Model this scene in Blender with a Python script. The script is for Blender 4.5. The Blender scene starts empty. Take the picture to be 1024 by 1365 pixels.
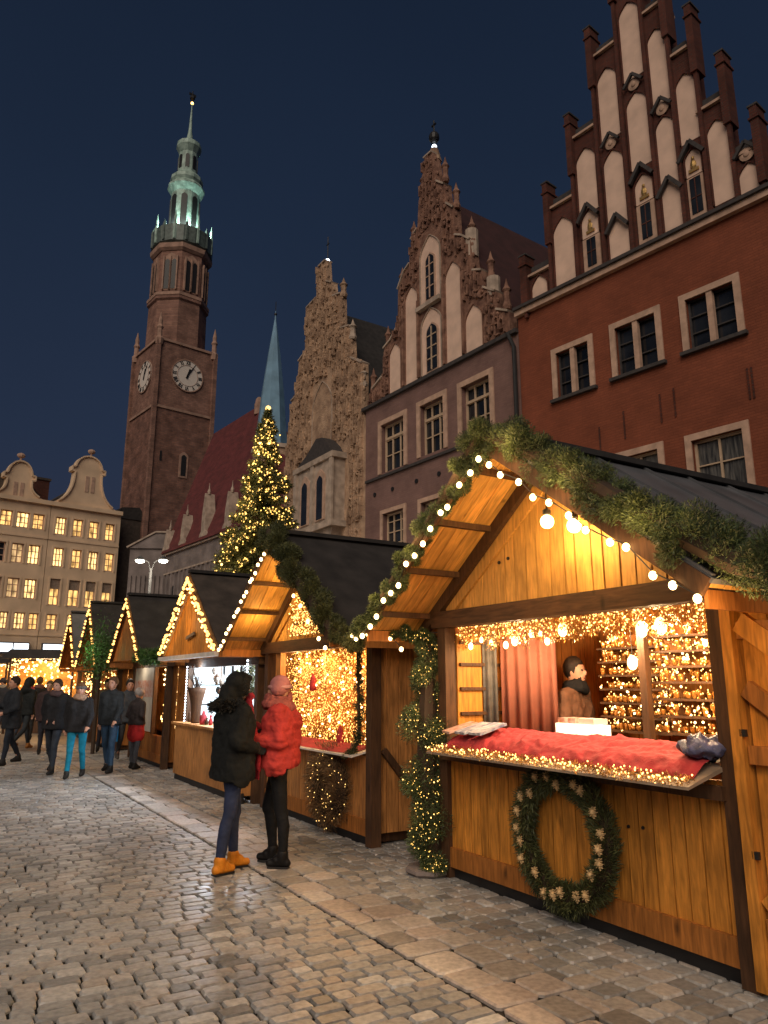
import bpy, math, random, numpy as np
from mathutils import Vector, Matrix, noise as mnoise
random.seed(7); RNG = np.random.default_rng(7)
sc = bpy.context.scene
COL = sc.collection
PI = math.pi
# ---------------------------------------------------------------- materials
def new_mat(name):
    m = bpy.data.materials.new(name); m.use_nodes = True
    nt = m.node_tree; b = nt.nodes['Principled BSDF']
    return m, nt, b
def lin(c):  # srgb 0-255 to linear
    return tuple(((x/255)/12.92 if x/255 <= .04045 else ((x/255+.055)/1.055)**2.4) for x in c)
def mat(name, col, rough=.7, metal=0, var=.25, nscale=8, bump=0, bscale=30, island=0, hue=None, spec=.5, stretch=None, trans=0, alpha=1, coat=0, bdist=.01):
    """base colour varied by noise (and by mesh island), optional bump"""
    m, nt, b = new_mat(name); N, L = nt.nodes, nt.links
    tc = N.new('ShaderNodeTexCoord'); mp = N.new('ShaderNodeMapping'); L.new(tc.outputs['Object'], mp.inputs[0])
    if stretch: mp.inputs['Scale'].default_value = stretch
    nz = N.new('ShaderNodeTexNoise'); nz.inputs['Scale'].default_value = nscale; nz.inputs['Detail'].default_value = 6
    L.new(mp.outputs[0], nz.inputs['Vector'])
    rp = N.new('ShaderNodeValToRGB'); e = rp.color_ramp.elements
    e[0].position = .3; e[1].position = .72
    lo = tuple(c*(1-var) for c in col); hi = tuple(min(1, c*(1+var)) for c in col)
    if hue: lo = hue
    e[0].color = (*lo, 1); e[1].color = (*hi, 1)
    L.new(nz.outputs['Fac'], rp.inputs[0]); out = rp.outputs[0]
    if island:
        ge = N.new('ShaderNodeNewGeometry'); mr = N.new('ShaderNodeMapRange')
        mr.inputs['To Min'].default_value = 1-island; mr.inputs['To Max'].default_value = 1+island
        L.new(ge.outputs['Random Per Island'], mr.inputs[0])
        hs = N.new('ShaderNodeHueSaturation'); L.new(mr.outputs[0], hs.inputs['Value']); L.new(out, hs.inputs['Color']); out = hs.outputs[0]
    L.new(out, b.inputs['Base Color'])
    b.inputs['Roughness'].default_value = rough; b.inputs['Metallic'].default_value = metal
    b.inputs['Specular IOR Level'].default_value = spec
    if coat: b.inputs['Coat Weight'].default_value = coat
    if trans: b.inputs['Transmission Weight'].default_value = trans
    if bump:
        n2 = N.new('ShaderNodeTexNoise'); n2.inputs['Scale'].default_value = bscale; n2.inputs['Detail'].default_value = 8
        L.new(mp.outputs[0], n2.inputs['Vector'])
        bp = N.new('ShaderNodeBump'); bp.inputs['Strength'].default_value = bump; bp.inputs['Distance'].default_value = bdist
        L.new(n2.outputs['Fac'], bp.inputs['Height']); L.new(bp.outputs[0], b.inputs['Normal'])
    return m
def emit(name, col, s, sample=False):
    m, nt, b = new_mat(name)
    b.inputs['Base Color'].default_value = (*[min(.8, c) for c in col], 1); b.inputs['Emission Color'].default_value = (*col, 1)
    b.inputs['Emission Strength'].default_value = s
    m.cycles.emission_sampling = 'AUTO' if sample else 'NONE'
    return m
def brickmat(name, c1, c2, mortar, sx=.26, sy=.075, rough=.85, bump=.4, blotch=.35, msize=.012, hue=None):
    m, nt, b = new_mat(name); N, L = nt.nodes, nt.links
    tc = N.new('ShaderNodeTexCoord'); sp = N.new('ShaderNodeSeparateXYZ'); L.new(tc.outputs['Object'], sp.inputs[0])
    ad = N.new('ShaderNodeMath'); L.new(sp.outputs[0], ad.inputs[0]); L.new(sp.outputs[1], ad.inputs[1])
    cb = N.new('ShaderNodeCombineXYZ'); L.new(ad.outputs[0], cb.inputs[0]); L.new(sp.outputs[2], cb.inputs[1])
    br = N.new('ShaderNodeTexBrick'); L.new(cb.outputs[0], br.inputs['Vector'])
    br.inputs['Color1'].default_value = (*c1, 1); br.inputs['Color2'].default_value = (*c2, 1); br.inputs['Mortar'].default_value = (*mortar, 1)
    br.inputs['Scale'].default_value = 1; br.inputs['Brick Width'].default_value = sx; br.inputs['Row Height'].default_value = sy
    br.inputs['Mortar Size'].default_value = msize; br.inputs['Mortar Smooth'].default_value = .3
    nz = N.new('ShaderNodeTexNoise'); nz.inputs['Scale'].default_value = .9; nz.inputs['Detail'].default_value = 8; nz.inputs['Roughness'].default_value = .65
    L.new(tc.outputs['Object'], nz.inputs['Vector'])
    mr = N.new('ShaderNodeMapRange'); mr.inputs['From Min'].default_value = .3; mr.inputs['From Max'].default_value = .7
    mr.inputs['To Min'].default_value = 1-blotch; mr.inputs['To Max'].default_value = 1+blotch; L.new(nz.outputs['Fac'], mr.inputs[0])
    hs = N.new('ShaderNodeHueSaturation'); L.new(br.outputs['Color'], hs.inputs['Color']); L.new(mr.outputs[0], hs.inputs['Value'])
    L.new(hs.outputs[0], b.inputs['Base Color']); b.inputs['Roughness'].default_value = rough; b.inputs['Specular IOR Level'].default_value = .25
    n3 = N.new('ShaderNodeTexNoise'); n3.inputs['Scale'].default_value = 14; n3.inputs['Detail'].default_value = 6
    L.new(tc.outputs['Object'], n3.inputs['Vector'])
    mx = N.new('ShaderNodeMath'); mx.operation = 'SUBTRACT'; L.new(n3.outputs['Fac'], mx.inputs[0]); L.new(br.outputs['Fac'], mx.inputs[1])
    bp = N.new('ShaderNodeBump'); bp.inputs['Strength'].default_value = bump; bp.inputs['Distance'].default_value = .02
    L.new(mx.outputs[0], bp.inputs['Height']); L.new(bp.outputs[0], b.inputs['Normal'])
    return m
M = {}
def wood(name, col, rough=.5, island=.2, grain=1.0, ax=(1, 1, .12)):
    m, nt, b = new_mat(name); N, L = nt.nodes, nt.links
    tc = N.new('ShaderNodeTexCoord'); ge = N.new('ShaderNodeNewGeometry')
    of = N.new('ShaderNodeMath'); of.operation = 'MULTIPLY'; of.inputs[1].default_value = 37; L.new(ge.outputs['Random Per Island'], of.inputs[0])
    ad = N.new('ShaderNodeVectorMath'); L.new(tc.outputs['Object'], ad.inputs[0]); cb = N.new('ShaderNodeCombineXYZ'); L.new(of.outputs[0], cb.inputs[2]); L.new(of.outputs[0], cb.inputs[0]); L.new(cb.outputs[0], ad.inputs[1])
    mp = N.new('ShaderNodeMapping'); mp.inputs['Scale'].default_value = ax; L.new(ad.outputs[0], mp.inputs[0])
    n1 = N.new('ShaderNodeTexNoise'); n1.inputs['Scale'].default_value = 38; n1.inputs['Detail'].default_value = 8; n1.inputs['Distortion'].default_value = .6; L.new(mp.outputs[0], n1.inputs['Vector'])
    n2 = N.new('ShaderNodeTexNoise'); n2.inputs['Scale'].default_value = 2.2; n2.inputs['Detail'].default_value = 5; L.new(ad.outputs[0], n2.inputs['Vector'])
    vm = N.new('ShaderNodeMapping'); vm.inputs['Scale'].default_value = (1, 1, .45); L.new(ad.outputs[0], vm.inputs[0])
    vo = N.new('ShaderNodeTexVoronoi'); vo.inputs['Scale'].default_value = 4.2; L.new(vm.outputs[0], vo.inputs['Vector'])
    kn = N.new('ShaderNodeMapRange'); kn.inputs['From Min'].default_value = .03; kn.inputs['From Max'].default_value = .12; kn.inputs['To Min'].default_value = .35; kn.inputs['To Max'].default_value = 1; L.new(vo.outputs['Distance'], kn.inputs[0])
    g1 = N.new('ShaderNodeMapRange'); g1.inputs['From Min'].default_value = .3; g1.inputs['From Max'].default_value = .7; g1.inputs['To Min'].default_value = 1-.42*grain; g1.inputs['To Max'].default_value = 1+.25*grain; L.new(n1.outputs['Fac'], g1.inputs[0])
    g2 = N.new('ShaderNodeMapRange'); g2.inputs['From Min'].default_value = .3; g2.inputs['From Max'].default_value = .7; g2.inputs['To Min'].default_value = .68; g2.inputs['To Max'].default_value = 1.22; L.new(n2.outputs['Fac'], g2.inputs[0])
    g3 = N.new('ShaderNodeMapRange'); g3.inputs['To Min'].default_value = 1-island; g3.inputs['To Max'].default_value = 1+island; L.new(ge.outputs['Random Per Island'], g3.inputs[0])
    o = kn.outputs[0]
    for g_ in (g1, g2, g3): q = N.new('ShaderNodeMath'); q.operation = 'MULTIPLY'; L.new(o, q.inputs[0]); L.new(g_.outputs[0], q.inputs[1]); o = q.outputs[0]
    hs = N.new('ShaderNodeHueSaturation'); hs.inputs['Color'].default_value = (*col, 1); L.new(o, hs.inputs['Value']); L.new(hs.outputs[0], b.inputs['Base Color'])
    r_ = N.new('ShaderNodeMapRange'); r_.inputs['To Min'].default_value = rough-.05; r_.inputs['To Max'].default_value = rough+.3; L.new(n2.outputs['Fac'], r_.inputs[0]); L.new(r_.outputs[0], b.inputs['Roughness']); b.inputs['Specular IOR Level'].default_value = .35
    bp = N.new('ShaderNodeBump'); bp.inputs['Strength'].default_value = .35; bp.inputs['Distance'].default_value = .003; L.new(n1.outputs['Fac'], bp.inputs['Height']); L.new(bp.outputs[0], b.inputs['Normal'])
    return m
M['plank'] = mat('honey_planks', (.58, .235, .035), .45, var=.3, nscale=3, stretch=(6, 6, .5), bump=.25, bscale=12, island=.18)
M['plank_dark'] = mat('brown_planks', (.36, .13, .025), .5, var=.35, nscale=3, stretch=(6, 6, .5), bump=.25, bscale=12, island=.2)
M['soffit'] = mat('pale_planks', (.62, .32, .085), .5, var=.25, nscale=4, bump=.2, bscale=14, island=.18)
M['beam'] = mat('dark_beam', (.07, .032, .014), .6, var=.4, nscale=5, bump=.3, bscale=20)
M['board'] = mat('plain_board', (.46, .21, .07), .45, var=.22, nscale=2.5, stretch=(1, 1, 3), bump=.1, bscale=10)
M['greypost'] = mat('weathered_post', (.13, .1, .075), .75, var=.35, nscale=6, stretch=(4, 4, .5), bump=.3)
M['plank'] = wood('honey_planks', (.58, .235, .035)); M['plank_dark'] = wood('brown_planks', (.38, .14, .028)); M['soffit'] = wood('pale_planks', (.64, .33, .085), grain=.8, ax=(.12, 1, .12)); M['gable'] = wood('gable_planks', (.64, .33, .085), grain=.8); M['beamx'] = wood('dark_cross_beam', (.085, .04, .018), .6, ax=(.12, 1, 1)); M['board'] = wood('plain_board', (.50, .22, .065), island=.05); M['beam'] = wood('dark_beam', (.085, .04, .018), .6)
M['roofdark'] = mat('bitumen_roof', (.028, .024, .022), .8, var=.4, nscale=4, bump=.4, bscale=25)
M['roofbrown'] = mat('brown_roof_felt', (.06, .045, .035), .8, var=.4, nscale=4, bump=.4, bscale=25)
M['roofgrey'] = mat('grey_sheet_roof', (.11, .112, .12), .42, var=.3, nscale=2.5, bump=.15, bscale=8)
M['needles'] = mat('fir_needles', (.085, .115, .04), .55, var=.4, nscale=6, island=.6, hue=(.03, .045, .016))
M['needles2'] = mat('dark_fir_needles', (.085, .09, .03), .6, var=.4, nscale=5, island=.6, hue=(.03, .04, .012))
M['goldleaf'] = mat('gold_tinsel', (.50, .27, .07), .3, metal=.7, var=.3, island=.5)
M['stem'] = mat('bark', (.05, .03, .018), .9, var=.3, bump=.3)
M['bulb'] = emit('warm_bulb', (1, .66, .28), 9)
M['bulb_big'] = emit('bright_bulb', (1, .62, .22), 14)
M['bulb_dim'] = emit('gold_fairy_bulb', (1, .6, .18), 2.6)
M['bulb_mid'] = emit('amber_fairy_bulb', (1, .55, .16), 5)
M['bulb_gold'] = emit('gold_tree_bulb', (1, .56, .13), 3.4)
M['bulb_far'] = emit('amber_chain_bulb', (1, .48, .12), 3.4)
M['bulb_white'] = emit('white_fairy_bulb', (.8, .9, 1), 6)
M['white_panel'] = emit('white_lit_panel', (.72, .87, 1), 1.0)
M['emissive_box'] = emit('warm_white_emission', (1, .86, .66), 1.3)  # emission put into the material of the white boxes
M['sign_light'] = emit('white_sign_light', (.8, .9, 1), 2.2)
M['amber_glow'] = emit('amber_lit_cloth', (1, .42, .1), .5)
M['winlit'] = emit('lit_window', (1, .66, .24), 1.5)
M['winlit2'] = emit('bright_lit_window', (1, .72, .34), 2.4)
def winmat(name, col, s):
    m = emit(name, col, s); nt = m.node_tree; N, L = nt.nodes, nt.links; b = N['Principled BSDF']
    tc = N.new('ShaderNodeTexCoord'); mp = N.new('ShaderNodeMapping'); mp.inputs['Scale'].default_value = (3, 3, .9); L.new(tc.outputs['Object'], mp.inputs[0])
    nz = N.new('ShaderNodeTexNoise'); nz.inputs['Scale'].default_value = 1.3; nz.inputs['Detail'].default_value = 6; L.new(mp.outputs[0], nz.inputs['Vector'])
    rp = N.new('ShaderNodeMapRange'); rp.inputs['From Min'].default_value = .35; rp.inputs['From Max'].default_value = .68; rp.inputs['To Min'].default_value = s*.18; rp.inputs['To Max'].default_value = s*1.7; L.new(nz.outputs['Fac'], rp.inputs[0]); L.new(rp.outputs[0], b.inputs['Emission Strength'])
    return m
M['winlit'] = winmat('lit_window', (1, .58, .19), 1.0); M['winlit2'] = winmat('bright_lit_window', (1, .66, .26), 1.6)
M['windim'] = winmat('dim_window', (1, .64, .3), .5)
M['blind'] = mat('grey_brown_blind', (.3, .22, .16), .8)
M['wire'] = mat('black_wire', (.02, .02, .02), .6)
M['glassdark'] = mat('dark_window_glass', (.018, .02, .024), .12, var=.6, nscale=1.3, spec=.6)
M['redwall'] = brickmat('red_painted_brick', (.235, .068, .034), (.20, .058, .03), (.19, .054, .028), bump=.35, blotch=.22)
M['redbrick'] = brickmat('dark_red_brick', (.125, .035, .022), (.085, .027, .02), (.08, .045, .035), bump=.6, blotch=.4)
M['mauve'] = brickmat('mauve_plaster', (.22, .128, .108), (.19, .11, .095), (.19, .11, .095), bump=.2, blotch=.25)
M['cream'] = mat('cream_plaster', (.62, .42, .30), .85, var=.14, nscale=1.5, bump=.2, bscale=12, spec=.2)
M['trim'] = mat('sandstone_trim', (.50, .33, .24), .85, var=.22, nscale=4, bump=.25, bscale=18, spec=.2)
M['stone'] = mat('carved_sandstone', (.46, .31, .205), .9, var=.3, nscale=2, bump=.8, bscale=12, hue=(.24, .15, .1), spec=.2, bdist=.06)
M['niche'] = mat('pale_niche_plaster', (.74, .52, .40), .85, var=.14, nscale=2, bump=.2, bscale=10, spec=.2)
M['stonered'] = mat('dark_carved_stone', (.27, .15, .105), .9, var=.35, nscale=3, bump=.6, bscale=12, hue=(.12, .06, .045), spec=.2, bdist=.05)
M['stone2'] = mat('pale_carved_stone', (.42, .33, .26), .85, var=.3, nscale=3, bump=.4, bscale=10, spec=.2)
M['darkstone'] = mat('dark_slate', (.05, .042, .04), .8, var=.3, bump=.3)
M['winframe'] = mat('cream_window_frame', (.5, .36, .24), .6, var=.1)
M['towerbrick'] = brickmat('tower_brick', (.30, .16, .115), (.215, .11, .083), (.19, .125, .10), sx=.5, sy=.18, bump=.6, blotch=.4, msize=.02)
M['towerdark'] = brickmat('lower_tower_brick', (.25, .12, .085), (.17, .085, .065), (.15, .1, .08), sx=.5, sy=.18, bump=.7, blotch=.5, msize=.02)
M['towertrim'] = mat('tower_sandstone', (.36, .22, .16), .85, var=.3, nscale=2, bump=.3)
M['copper'] = mat('green_copper', (.36, .48, .41), .55, var=.25, nscale=2, hue=(.17, .25, .21), bump=.2)
M['copperdark'] = mat('dark_copper', (.10, .13, .115), .5, var=.4, nscale=3, bump=.3)
M['clock'] = mat('clock_face', (.72, .64, .56), .6, var=.06)
M['black'] = mat('matt_black', (.015, .014, .014), .5, var=.3)
M['redroof'] = mat('red_roof_tiles', (.13, .027, .026), .8, var=.3, nscale=1.4, bump=.5, bscale=5, stretch=(1, 1, 2), bdist=.06)
M['roofdarkred'] = mat('dark_red_tiles', (.045, .014, .013), .85, var=.3, nscale=2, bump=.4, bscale=6)
M['greystone'] = mat('grey_gothic_stone', (.22, .18, .165), .9, var=.35, nscale=1, bump=.5, bscale=4, bdist=.08)
M['bluecopper'] = mat('blue_spire_copper', (.17, .31, .43), .5, var=.2, nscale=1.5, bump=.1)
M['creamwall'] = mat('ochre_plaster', (.74, .54, .36), .85, var=.16, nscale=.7, bump=.2, bscale=5, spec=.2)
M['greymetal'] = mat('lamp_post_metal', (.03, .03, .03), .6, metal=.0, var=.2)
M['gold'] = mat('gilding', (.8, .5, .18), .35, metal=.8, var=.2)
M['redcloth'] = mat('red_cloth', (.36, .028, .036), .85, var=.3, nscale=9, bump=.6, bscale=25)
M['pinkcurtain'] = mat('pink_curtain', (.25, .085, .055), .85, var=.2, nscale=5, bump=.15)
M['greycurtain'] = mat('grey_curtain', (.1, .095, .09), .8, var=.3, nscale=14)
M['skin'] = mat('skin', (.52, .27, .18), .5, var=.1, nscale=10)
M['paper'] = mat('printed_paper', (.5, .42, .38), .5, var=.3, nscale=14, hue=(.5, .14, .06))
M['paper2'] = mat('blue_printed_paper', (.5, .52, .56), .4, var=.3, nscale=18, hue=(.12, .16, .3))
M['plastic_blue'] = mat('blue_plastic_bag', (.09, .10, .2), .5, var=.6, nscale=16, bump=1, bscale=14, bdist=.03)
M['whitebox'] = mat('white_carton', (.8, .76, .7), .6, var=.05)
M['snow'] = mat('frosted_white_strip', (.75, .68, .6), .6, var=.15, bump=.5)
M['greyedge'] = mat('worn_grey_board', (.30, .23, .17), .7, var=.3, nscale=6, bump=.3)
M['orange'] = mat('gold_drapery', (.75, .32, .06), .5, var=.4, nscale=6, bump=.5, bscale=20, island=.3)
M['jar'] = mat('amber_glass', (.62, .27, .06), .08, metal=.55, var=.3, nscale=8, spec=.8)
M['poster'] = mat('pale_poster', (.55, .5, .42), .6, var=.18, nscale=4)
M['flower'] = mat('dried_straw_flower', (.66, .45, .22), .8, var=.3, nscale=30)
M['twig'] = mat('twigs', (.2, .12, .055), .85, var=.4, island=.5)
M['leafgreen'] = mat('green_leaves', (.05, .12, .025), .5, var=.4, island=.5)
def cloth(name, col, rough=.8, **k): return mat(name, col, rough, var=.28, nscale=9, bump=.6, bscale=16, bdist=.02, spec=.2, **k)
# ---------------------------------------------------------------- mesh helpers
class MB:
    def __init__(s): s.v = []; s.f = []
    def add(s, v, f):
        o = len(s.v); s.v += [tuple(p) for p in v]; s.f += [tuple(i+o for i in q) for q in f]; return s
    def box(s, x0, x1, y0, y1, z0, z1, rot=None, c=None):
        v = [(x, y, z) for x in (x0, x1) for y in (y0, y1) for z in (z0, z1)]
        if rot is not None:
            cc = Vector(c) if c else Vector(((x0+x1)/2, (y0+y1)/2, (z0+z1)/2))
            v = [tuple(cc + rot @ (Vector(p)-cc)) for p in v]
        return s.add(v, [(0, 1, 3, 2), (4, 6, 7, 5), (0, 4, 5, 1), (2, 3, 7, 6), (0, 2, 6, 4), (1, 5, 7, 3)])
    def bar(s, a, b, w, h=None, up=(0, 0, 1)):
        h = h or w; a = Vector(a); b = Vector(b); d = (b-a).normalized(); u = Vector(up)
        if abs(d.dot(u)) > .98: u = Vector((1, 0, 0))
        r = d.cross(u).normalized(); u = r.cross(d)
        v = [tuple(p + r*w/2*i + u*h/2*j) for p in (a, b) for i, j in ((-1, -1), (1, -1), (1, 1), (-1, 1))]
        return s.add(v, [(3, 2, 1, 0), (4, 5, 6, 7), (0, 1, 5, 4), (1, 2, 6, 5), (2, 3, 7, 6), (3, 0, 4, 7)])
    def tube(s, pts, r, n=8, cap=True):
        pts = [Vector(p) for p in pts]; rr = r if isinstance(r, (list, tuple)) else [r]*len(pts); rings = []
        pu = None
        for i, p in enumerate(pts):
            d = (pts[min(i+1, len(pts)-1)]-pts[max(i-1, 0)]).normalized()
            u = pu if pu is not None else (Vector((0, 0, 1)) if abs(d.z) < .9 else Vector((1, 0, 0)))
            u = (u - d*u.dot(d)).normalized(); pu = u; w = d.cross(u)
            rings.append([tuple(p + (u*math.cos(2*PI*k/n)+w*math.sin(2*PI*k/n))*rr[i]) for k in range(n)])
        v = [q for R in rings for q in R]; f = []
        for i in range(len(rings)-1):
            for k in range(n): f.append((i*n+k, i*n+(k+1) % n, (i+1)*n+(k+1) % n, (i+1)*n+k))
        if cap: f.append(tuple(range(n-1, -1, -1))); f.append(tuple((len(rings)-1)*n+k for k in range(n)))
        return s.add(v, f)
    def lathe(s, prof, c=(0, 0), n=12, rot=0):
        v = []; f = []
        for r, z in prof:
            for k in range(n): a = 2*PI*k/n+rot; v.append((c[0]+r*math.cos(a), c[1]+r*math.sin(a), z))
        for i in range(len(prof)-1):
            for k in range(n): f.append((i*n+k, i*n+(k+1) % n, (i+1)*n+(k+1) % n, (i+1)*n+k))
        f.append(tuple(range(n-1, -1, -1))); f.append(tuple((len(prof)-1)*n+k for k in range(n)))
        return s.add(v, f)
    def prism(s, poly, y0, y1):   # poly in (x,z), counter-clockwise seen from -y
        n = len(poly)
        v = [(x, y0, z) for x, z in poly]+[(x, y1, z) for x, z in poly]
        f = [tuple(range(n)), tuple(range(2*n-1, n-1, -1))]+[(i, i+n, (i+1) % n+n, (i+1) % n) for i in range(n)]
        return s.add(v, f)
    def ring(s, poly, w, y0, y1):  # open moulding along a polyline in xz
        for i in range(len(poly)-1):
            a, b = poly[i], poly[i+1]
            s.bar((a[0], (y0+y1)/2, a[1]), (b[0], (y0+y1)/2, b[1]), abs(y1-y0), w, up=(0, 0, 1)) if abs(b[1]-a[1]) < abs(b[0]-a[0])*50 else s.box(a[0]-w/2, a[0]+w/2, y0, y1, min(a[1], b[1]), max(a[1], b[1]))
        return s
    def ball(s, c, r, n=8, m=6, sc=(1, 1, 1), rot=None):
        v = [(0, 0, 1)]; f = []
        for i in range(1, m):
            t = PI*i/m
            for k in range(n): v.append((math.sin(t)*math.cos(2*PI*k/n), math.sin(t)*math.sin(2*PI*k/n), math.cos(t)))
        v.append((0, 0, -1))
        for k in range(n): f.append((0, 1+k, 1+(k+1) % n))
        for i in range(m-2):
            for k in range(n): a = 1+i*n; f.append((a+k, a+n+k, a+n+(k+1) % n, a+(k+1) % n))
        a = 1+(m-2)*n
        for k in range(n): f.append((a+k, len(v)-1, a+(k+1) % n))
        o = []
        for p in v:
            q = Vector((p[0]*r*sc[0], p[1]*r*sc[1], p[2]*r*sc[2]))
            if rot is not None: q = rot @ q
            o.append(tuple(Vector(c)+q))
        return s.add(o, f)
    def cone2(s, a, ra, b, rb, n=12, flat=1.0):  # round cone, closed
        a = Vector(a); b = Vector(b); s.tube([a + (b-a)*t for t in (0, .5, 1)], [ra, (ra+rb)/2, rb], n)
        s.ball(a, ra, n, 8); s.ball(b, rb, n, 8); return s
    def mesh(s, name):
        me = bpy.data.meshes.new(name); me.from_pydata(s.v, [], s.f); me.update(); return me
    def build(s, name, m, parent=None, smooth=False, label=None, kind=None):
        return link(name, s.mesh(name), m, parent, smooth, label, kind)
LAST = [None]
def link(name, me, m, parent=None, smooth=False, label=None, kind=None):
    if smooth: me.polygons.foreach_set('use_smooth', [True]*len(me.polygons))
    if m is not None and not me.materials: me.materials.append(m)
    o = bpy.data.objects.new(name, me); COL.objects.link(o); LAST[0] = o
    if parent: o.parent = parent
    if label: o['label'] = label
    if kind: o['kind'] = kind
    return o
def tag(o, label=None, cat=None, group=None, kind=None):
    if label: o['label'] = label
    if cat: o['category'] = cat
    if group: o['group'] = group
    if kind: o['kind'] = kind
    return o
def thing(name, label, cat, loc=(0, 0, 0), rz=0, group=None):
    o = bpy.data.objects.new(name, None); COL.objects.link(o); o.location = loc; o.rotation_euler = (0, 0, rz)
    o.empty_display_size = .2
    return tag(o, label, cat, group)
def np_mesh(name, V, F):   # V (n,3), F (m,k) constant size
    me = bpy.data.meshes.new(name); n, k = F.shape
    me.vertices.add(len(V)); me.vertices.foreach_set('co', np.asarray(V, np.float32).ravel())
    me.loops.add(n*k); me.loops.foreach_set('vertex_index', F.astype(np.int32).ravel())
    me.polygons.add(n); me.polygons.foreach_set('loop_start', np.arange(0, n*k, k, dtype=np.int32)); me.polygons.foreach_set('loop_total', np.full(n, k, np.int32))
    me.update(calc_edges=True); me.validate(); return me
def rand_dirs(n):
    d = RNG.normal(size=(n, 3)); return d/np.linalg.norm(d, axis=1)[:, None]
def needles(name, P, L, W, D=None, bias=.6):
    """one slim leaf per point; D = preferred direction per point"""
    P = np.asarray(P, float); n = len(P); d = rand_dirs(n)
    if D is not None: d = d*(1-bias)+np.asarray(D)*bias; d /= np.linalg.norm(d, axis=1)[:, None]+1e-9
    u = np.cross(d, rand_dirs(n)); u /= np.linalg.norm(u, axis=1)[:, None]+1e-9
    l = (L*(.6+.8*RNG.random(n)))[:, None]; w = (W*(.7+.6*RNG.random(n)))[:, None]
    V = np.stack([P-u*w*.3, P+d*l*.5-u*w*.5, P+d*l, P+d*l*.5+u*w*.5], 1).reshape(-1, 3)
    return np_mesh(name, V, np.arange(4*n).reshape(-1, 4))
def sparks(name, P, r):    # many tiny octahedral bulbs as one mesh
    P = np.asarray(P, float); n = len(P); r = np.broadcast_to(np.asarray(r, float), (n,))
    o = np.array([(1, 0, 0), (0, 1, 0), (-1, 0, 0), (0, -1, 0), (0, 0, 1.2), (0, 0, -1.2)])
    V = (P[:, None, :]+o[None]*r[:, None, None]).reshape(-1, 3)
    t = np.array([(0, 1, 4), (1, 2, 4), (2, 3, 4), (3, 0, 4), (1, 0, 5), (2, 1, 5), (3, 2, 5), (0, 3, 5)])
    return np_mesh(name, V, (t[None]+6*np.arange(n)[:, None, None]).reshape(-1, 3))
_bm = {}
def bulb_mesh(r, m):
    k = (round(r, 4), m.name)
    if k not in _bm:
        me = MB().ball((0, 0, 0), r, 8, 6, (1, 1, 1.15)).mesh('bulb'); me.materials.append(m)
        me.polygons.foreach_set('use_smooth', [True]*len(me.polygons)); _bm[k] = me
    return _bm[k]
def bulbs(parent, pts, r, m, n_ind=100, rest_r=None, mrest=None):
    pts = [tuple(p) for p in pts]
    for p in pts[:n_ind]:
        o = bpy.data.objects.new('bulb', bulb_mesh(r, m)); COL.objects.link(o); o.parent = parent; o.location = p
    if len(pts) > n_ind:
        link('bulb', sparks('bulb_mass', pts[n_ind:], rest_r or r), mrest or m, parent, kind='stuff')
def light_string(name, label, cat, pts, r, m, parent_loc=(0, 0, 0), rz=0, group=None, wire=True, every=1, **k):
    t = thing(name, label, cat, parent_loc, rz, group)
    if wire: MB().tube(pts, .004, 4).build('wire', M['wire'], t)
    bulbs(t, [Vector(p)+Vector((0, 0, -.02)) for p in pts[::every]], r, m, **k)
    return t
def point(name, loc, W, col, r=.08, parent=None):
    l = bpy.data.lights.new(name, 'POINT'); l.energy = W; l.color = col; l.shadow_soft_size = r
    o = bpy.data.objects.new(name, l); COL.objects.link(o); o.location = loc
    if parent: o.parent = parent
    return o
def lerp(a, b, t): return tuple(a[i]+(b[i]-a[i])*t for i in range(len(a)))
# ---------------------------------------------------------------- frames
ANG = math.radians(30.885); OX, OY = .653, 6.921
SR, CR = math.sin(ANG), math.cos(ANG)
def P(s, n, z=0): return (OX-s*SR+n*CR, OY+s*CR+n*SR, z)   # s along the row of huts (away), n into the huts
RZ = ANG-PI/2
WARM = (1, .60, .26)
# ---------------------------------------------------------------- camera, world, sun
cam = bpy.data.cameras.new('camera'); co = bpy.data.objects.new('camera', cam); COL.objects.link(co); sc.camera = co
co.location = (0, 0, 1.65); co.rotation_euler = (PI/2+math.radians(12.9925), 0, 0)
cam.sensor_fit = 'VERTICAL'; cam.sensor_height = 36; cam.lens = 986/1365*36; cam.clip_end = 2000; cam.clip_start = .05
w = bpy.data.worlds.new('World'); sc.world = w; w.use_nodes = True
nt = w.node_tree; N, L = nt.nodes, nt.links; bg = N['Background']
tc = N.new('ShaderNodeTexCoord'); sp = N.new('ShaderNodeSeparateXYZ'); L.new(tc.outputs['Generated'], sp.inputs[0])
rp = N.new('ShaderNodeValToRGB'); L.new(sp.outputs[2], rp.inputs[0])
e = rp.color_ramp.elements; e[0].position = 0; e[0].color = (*lin((50, 52, 70)), 1); e[1].position = .85; e[1].color = (*lin((21, 32, 50)), 1)
x = e.new(.3); x.color = (*lin((38, 49, 70)), 1); x = e.new(.55); x.color = (*lin((30, 42, 62)), 1)
nz = N.new('ShaderNodeTexNoise'); nz.inputs['Scale'].default_value = 2.2; nz.inputs['Detail'].default_value = 4; L.new(tc.outputs['Generated'], nz.inputs['Vector'])
mr = N.new('ShaderNodeMapRange'); mr.inputs['To Min'].default_value = .86; mr.inputs['To Max'].default_value = 1.14; L.new(nz.outputs['Fac'], mr.inputs[0])
hs = N.new('ShaderNodeHueSaturation'); L.new(rp.outputs[0], hs.inputs['Color']); L.new(mr.outputs[0], hs.inputs['Value'])
L.new(hs.outputs[0], bg.inputs['Color']); bg.inputs['Strength'].default_value = .80
sl = bpy.data.lights.new('city_glow', 'SUN'); sl.energy = SUN_E = 1.5; sl.angle = math.radians(50); sl.color = (1, .85, .70)
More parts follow.
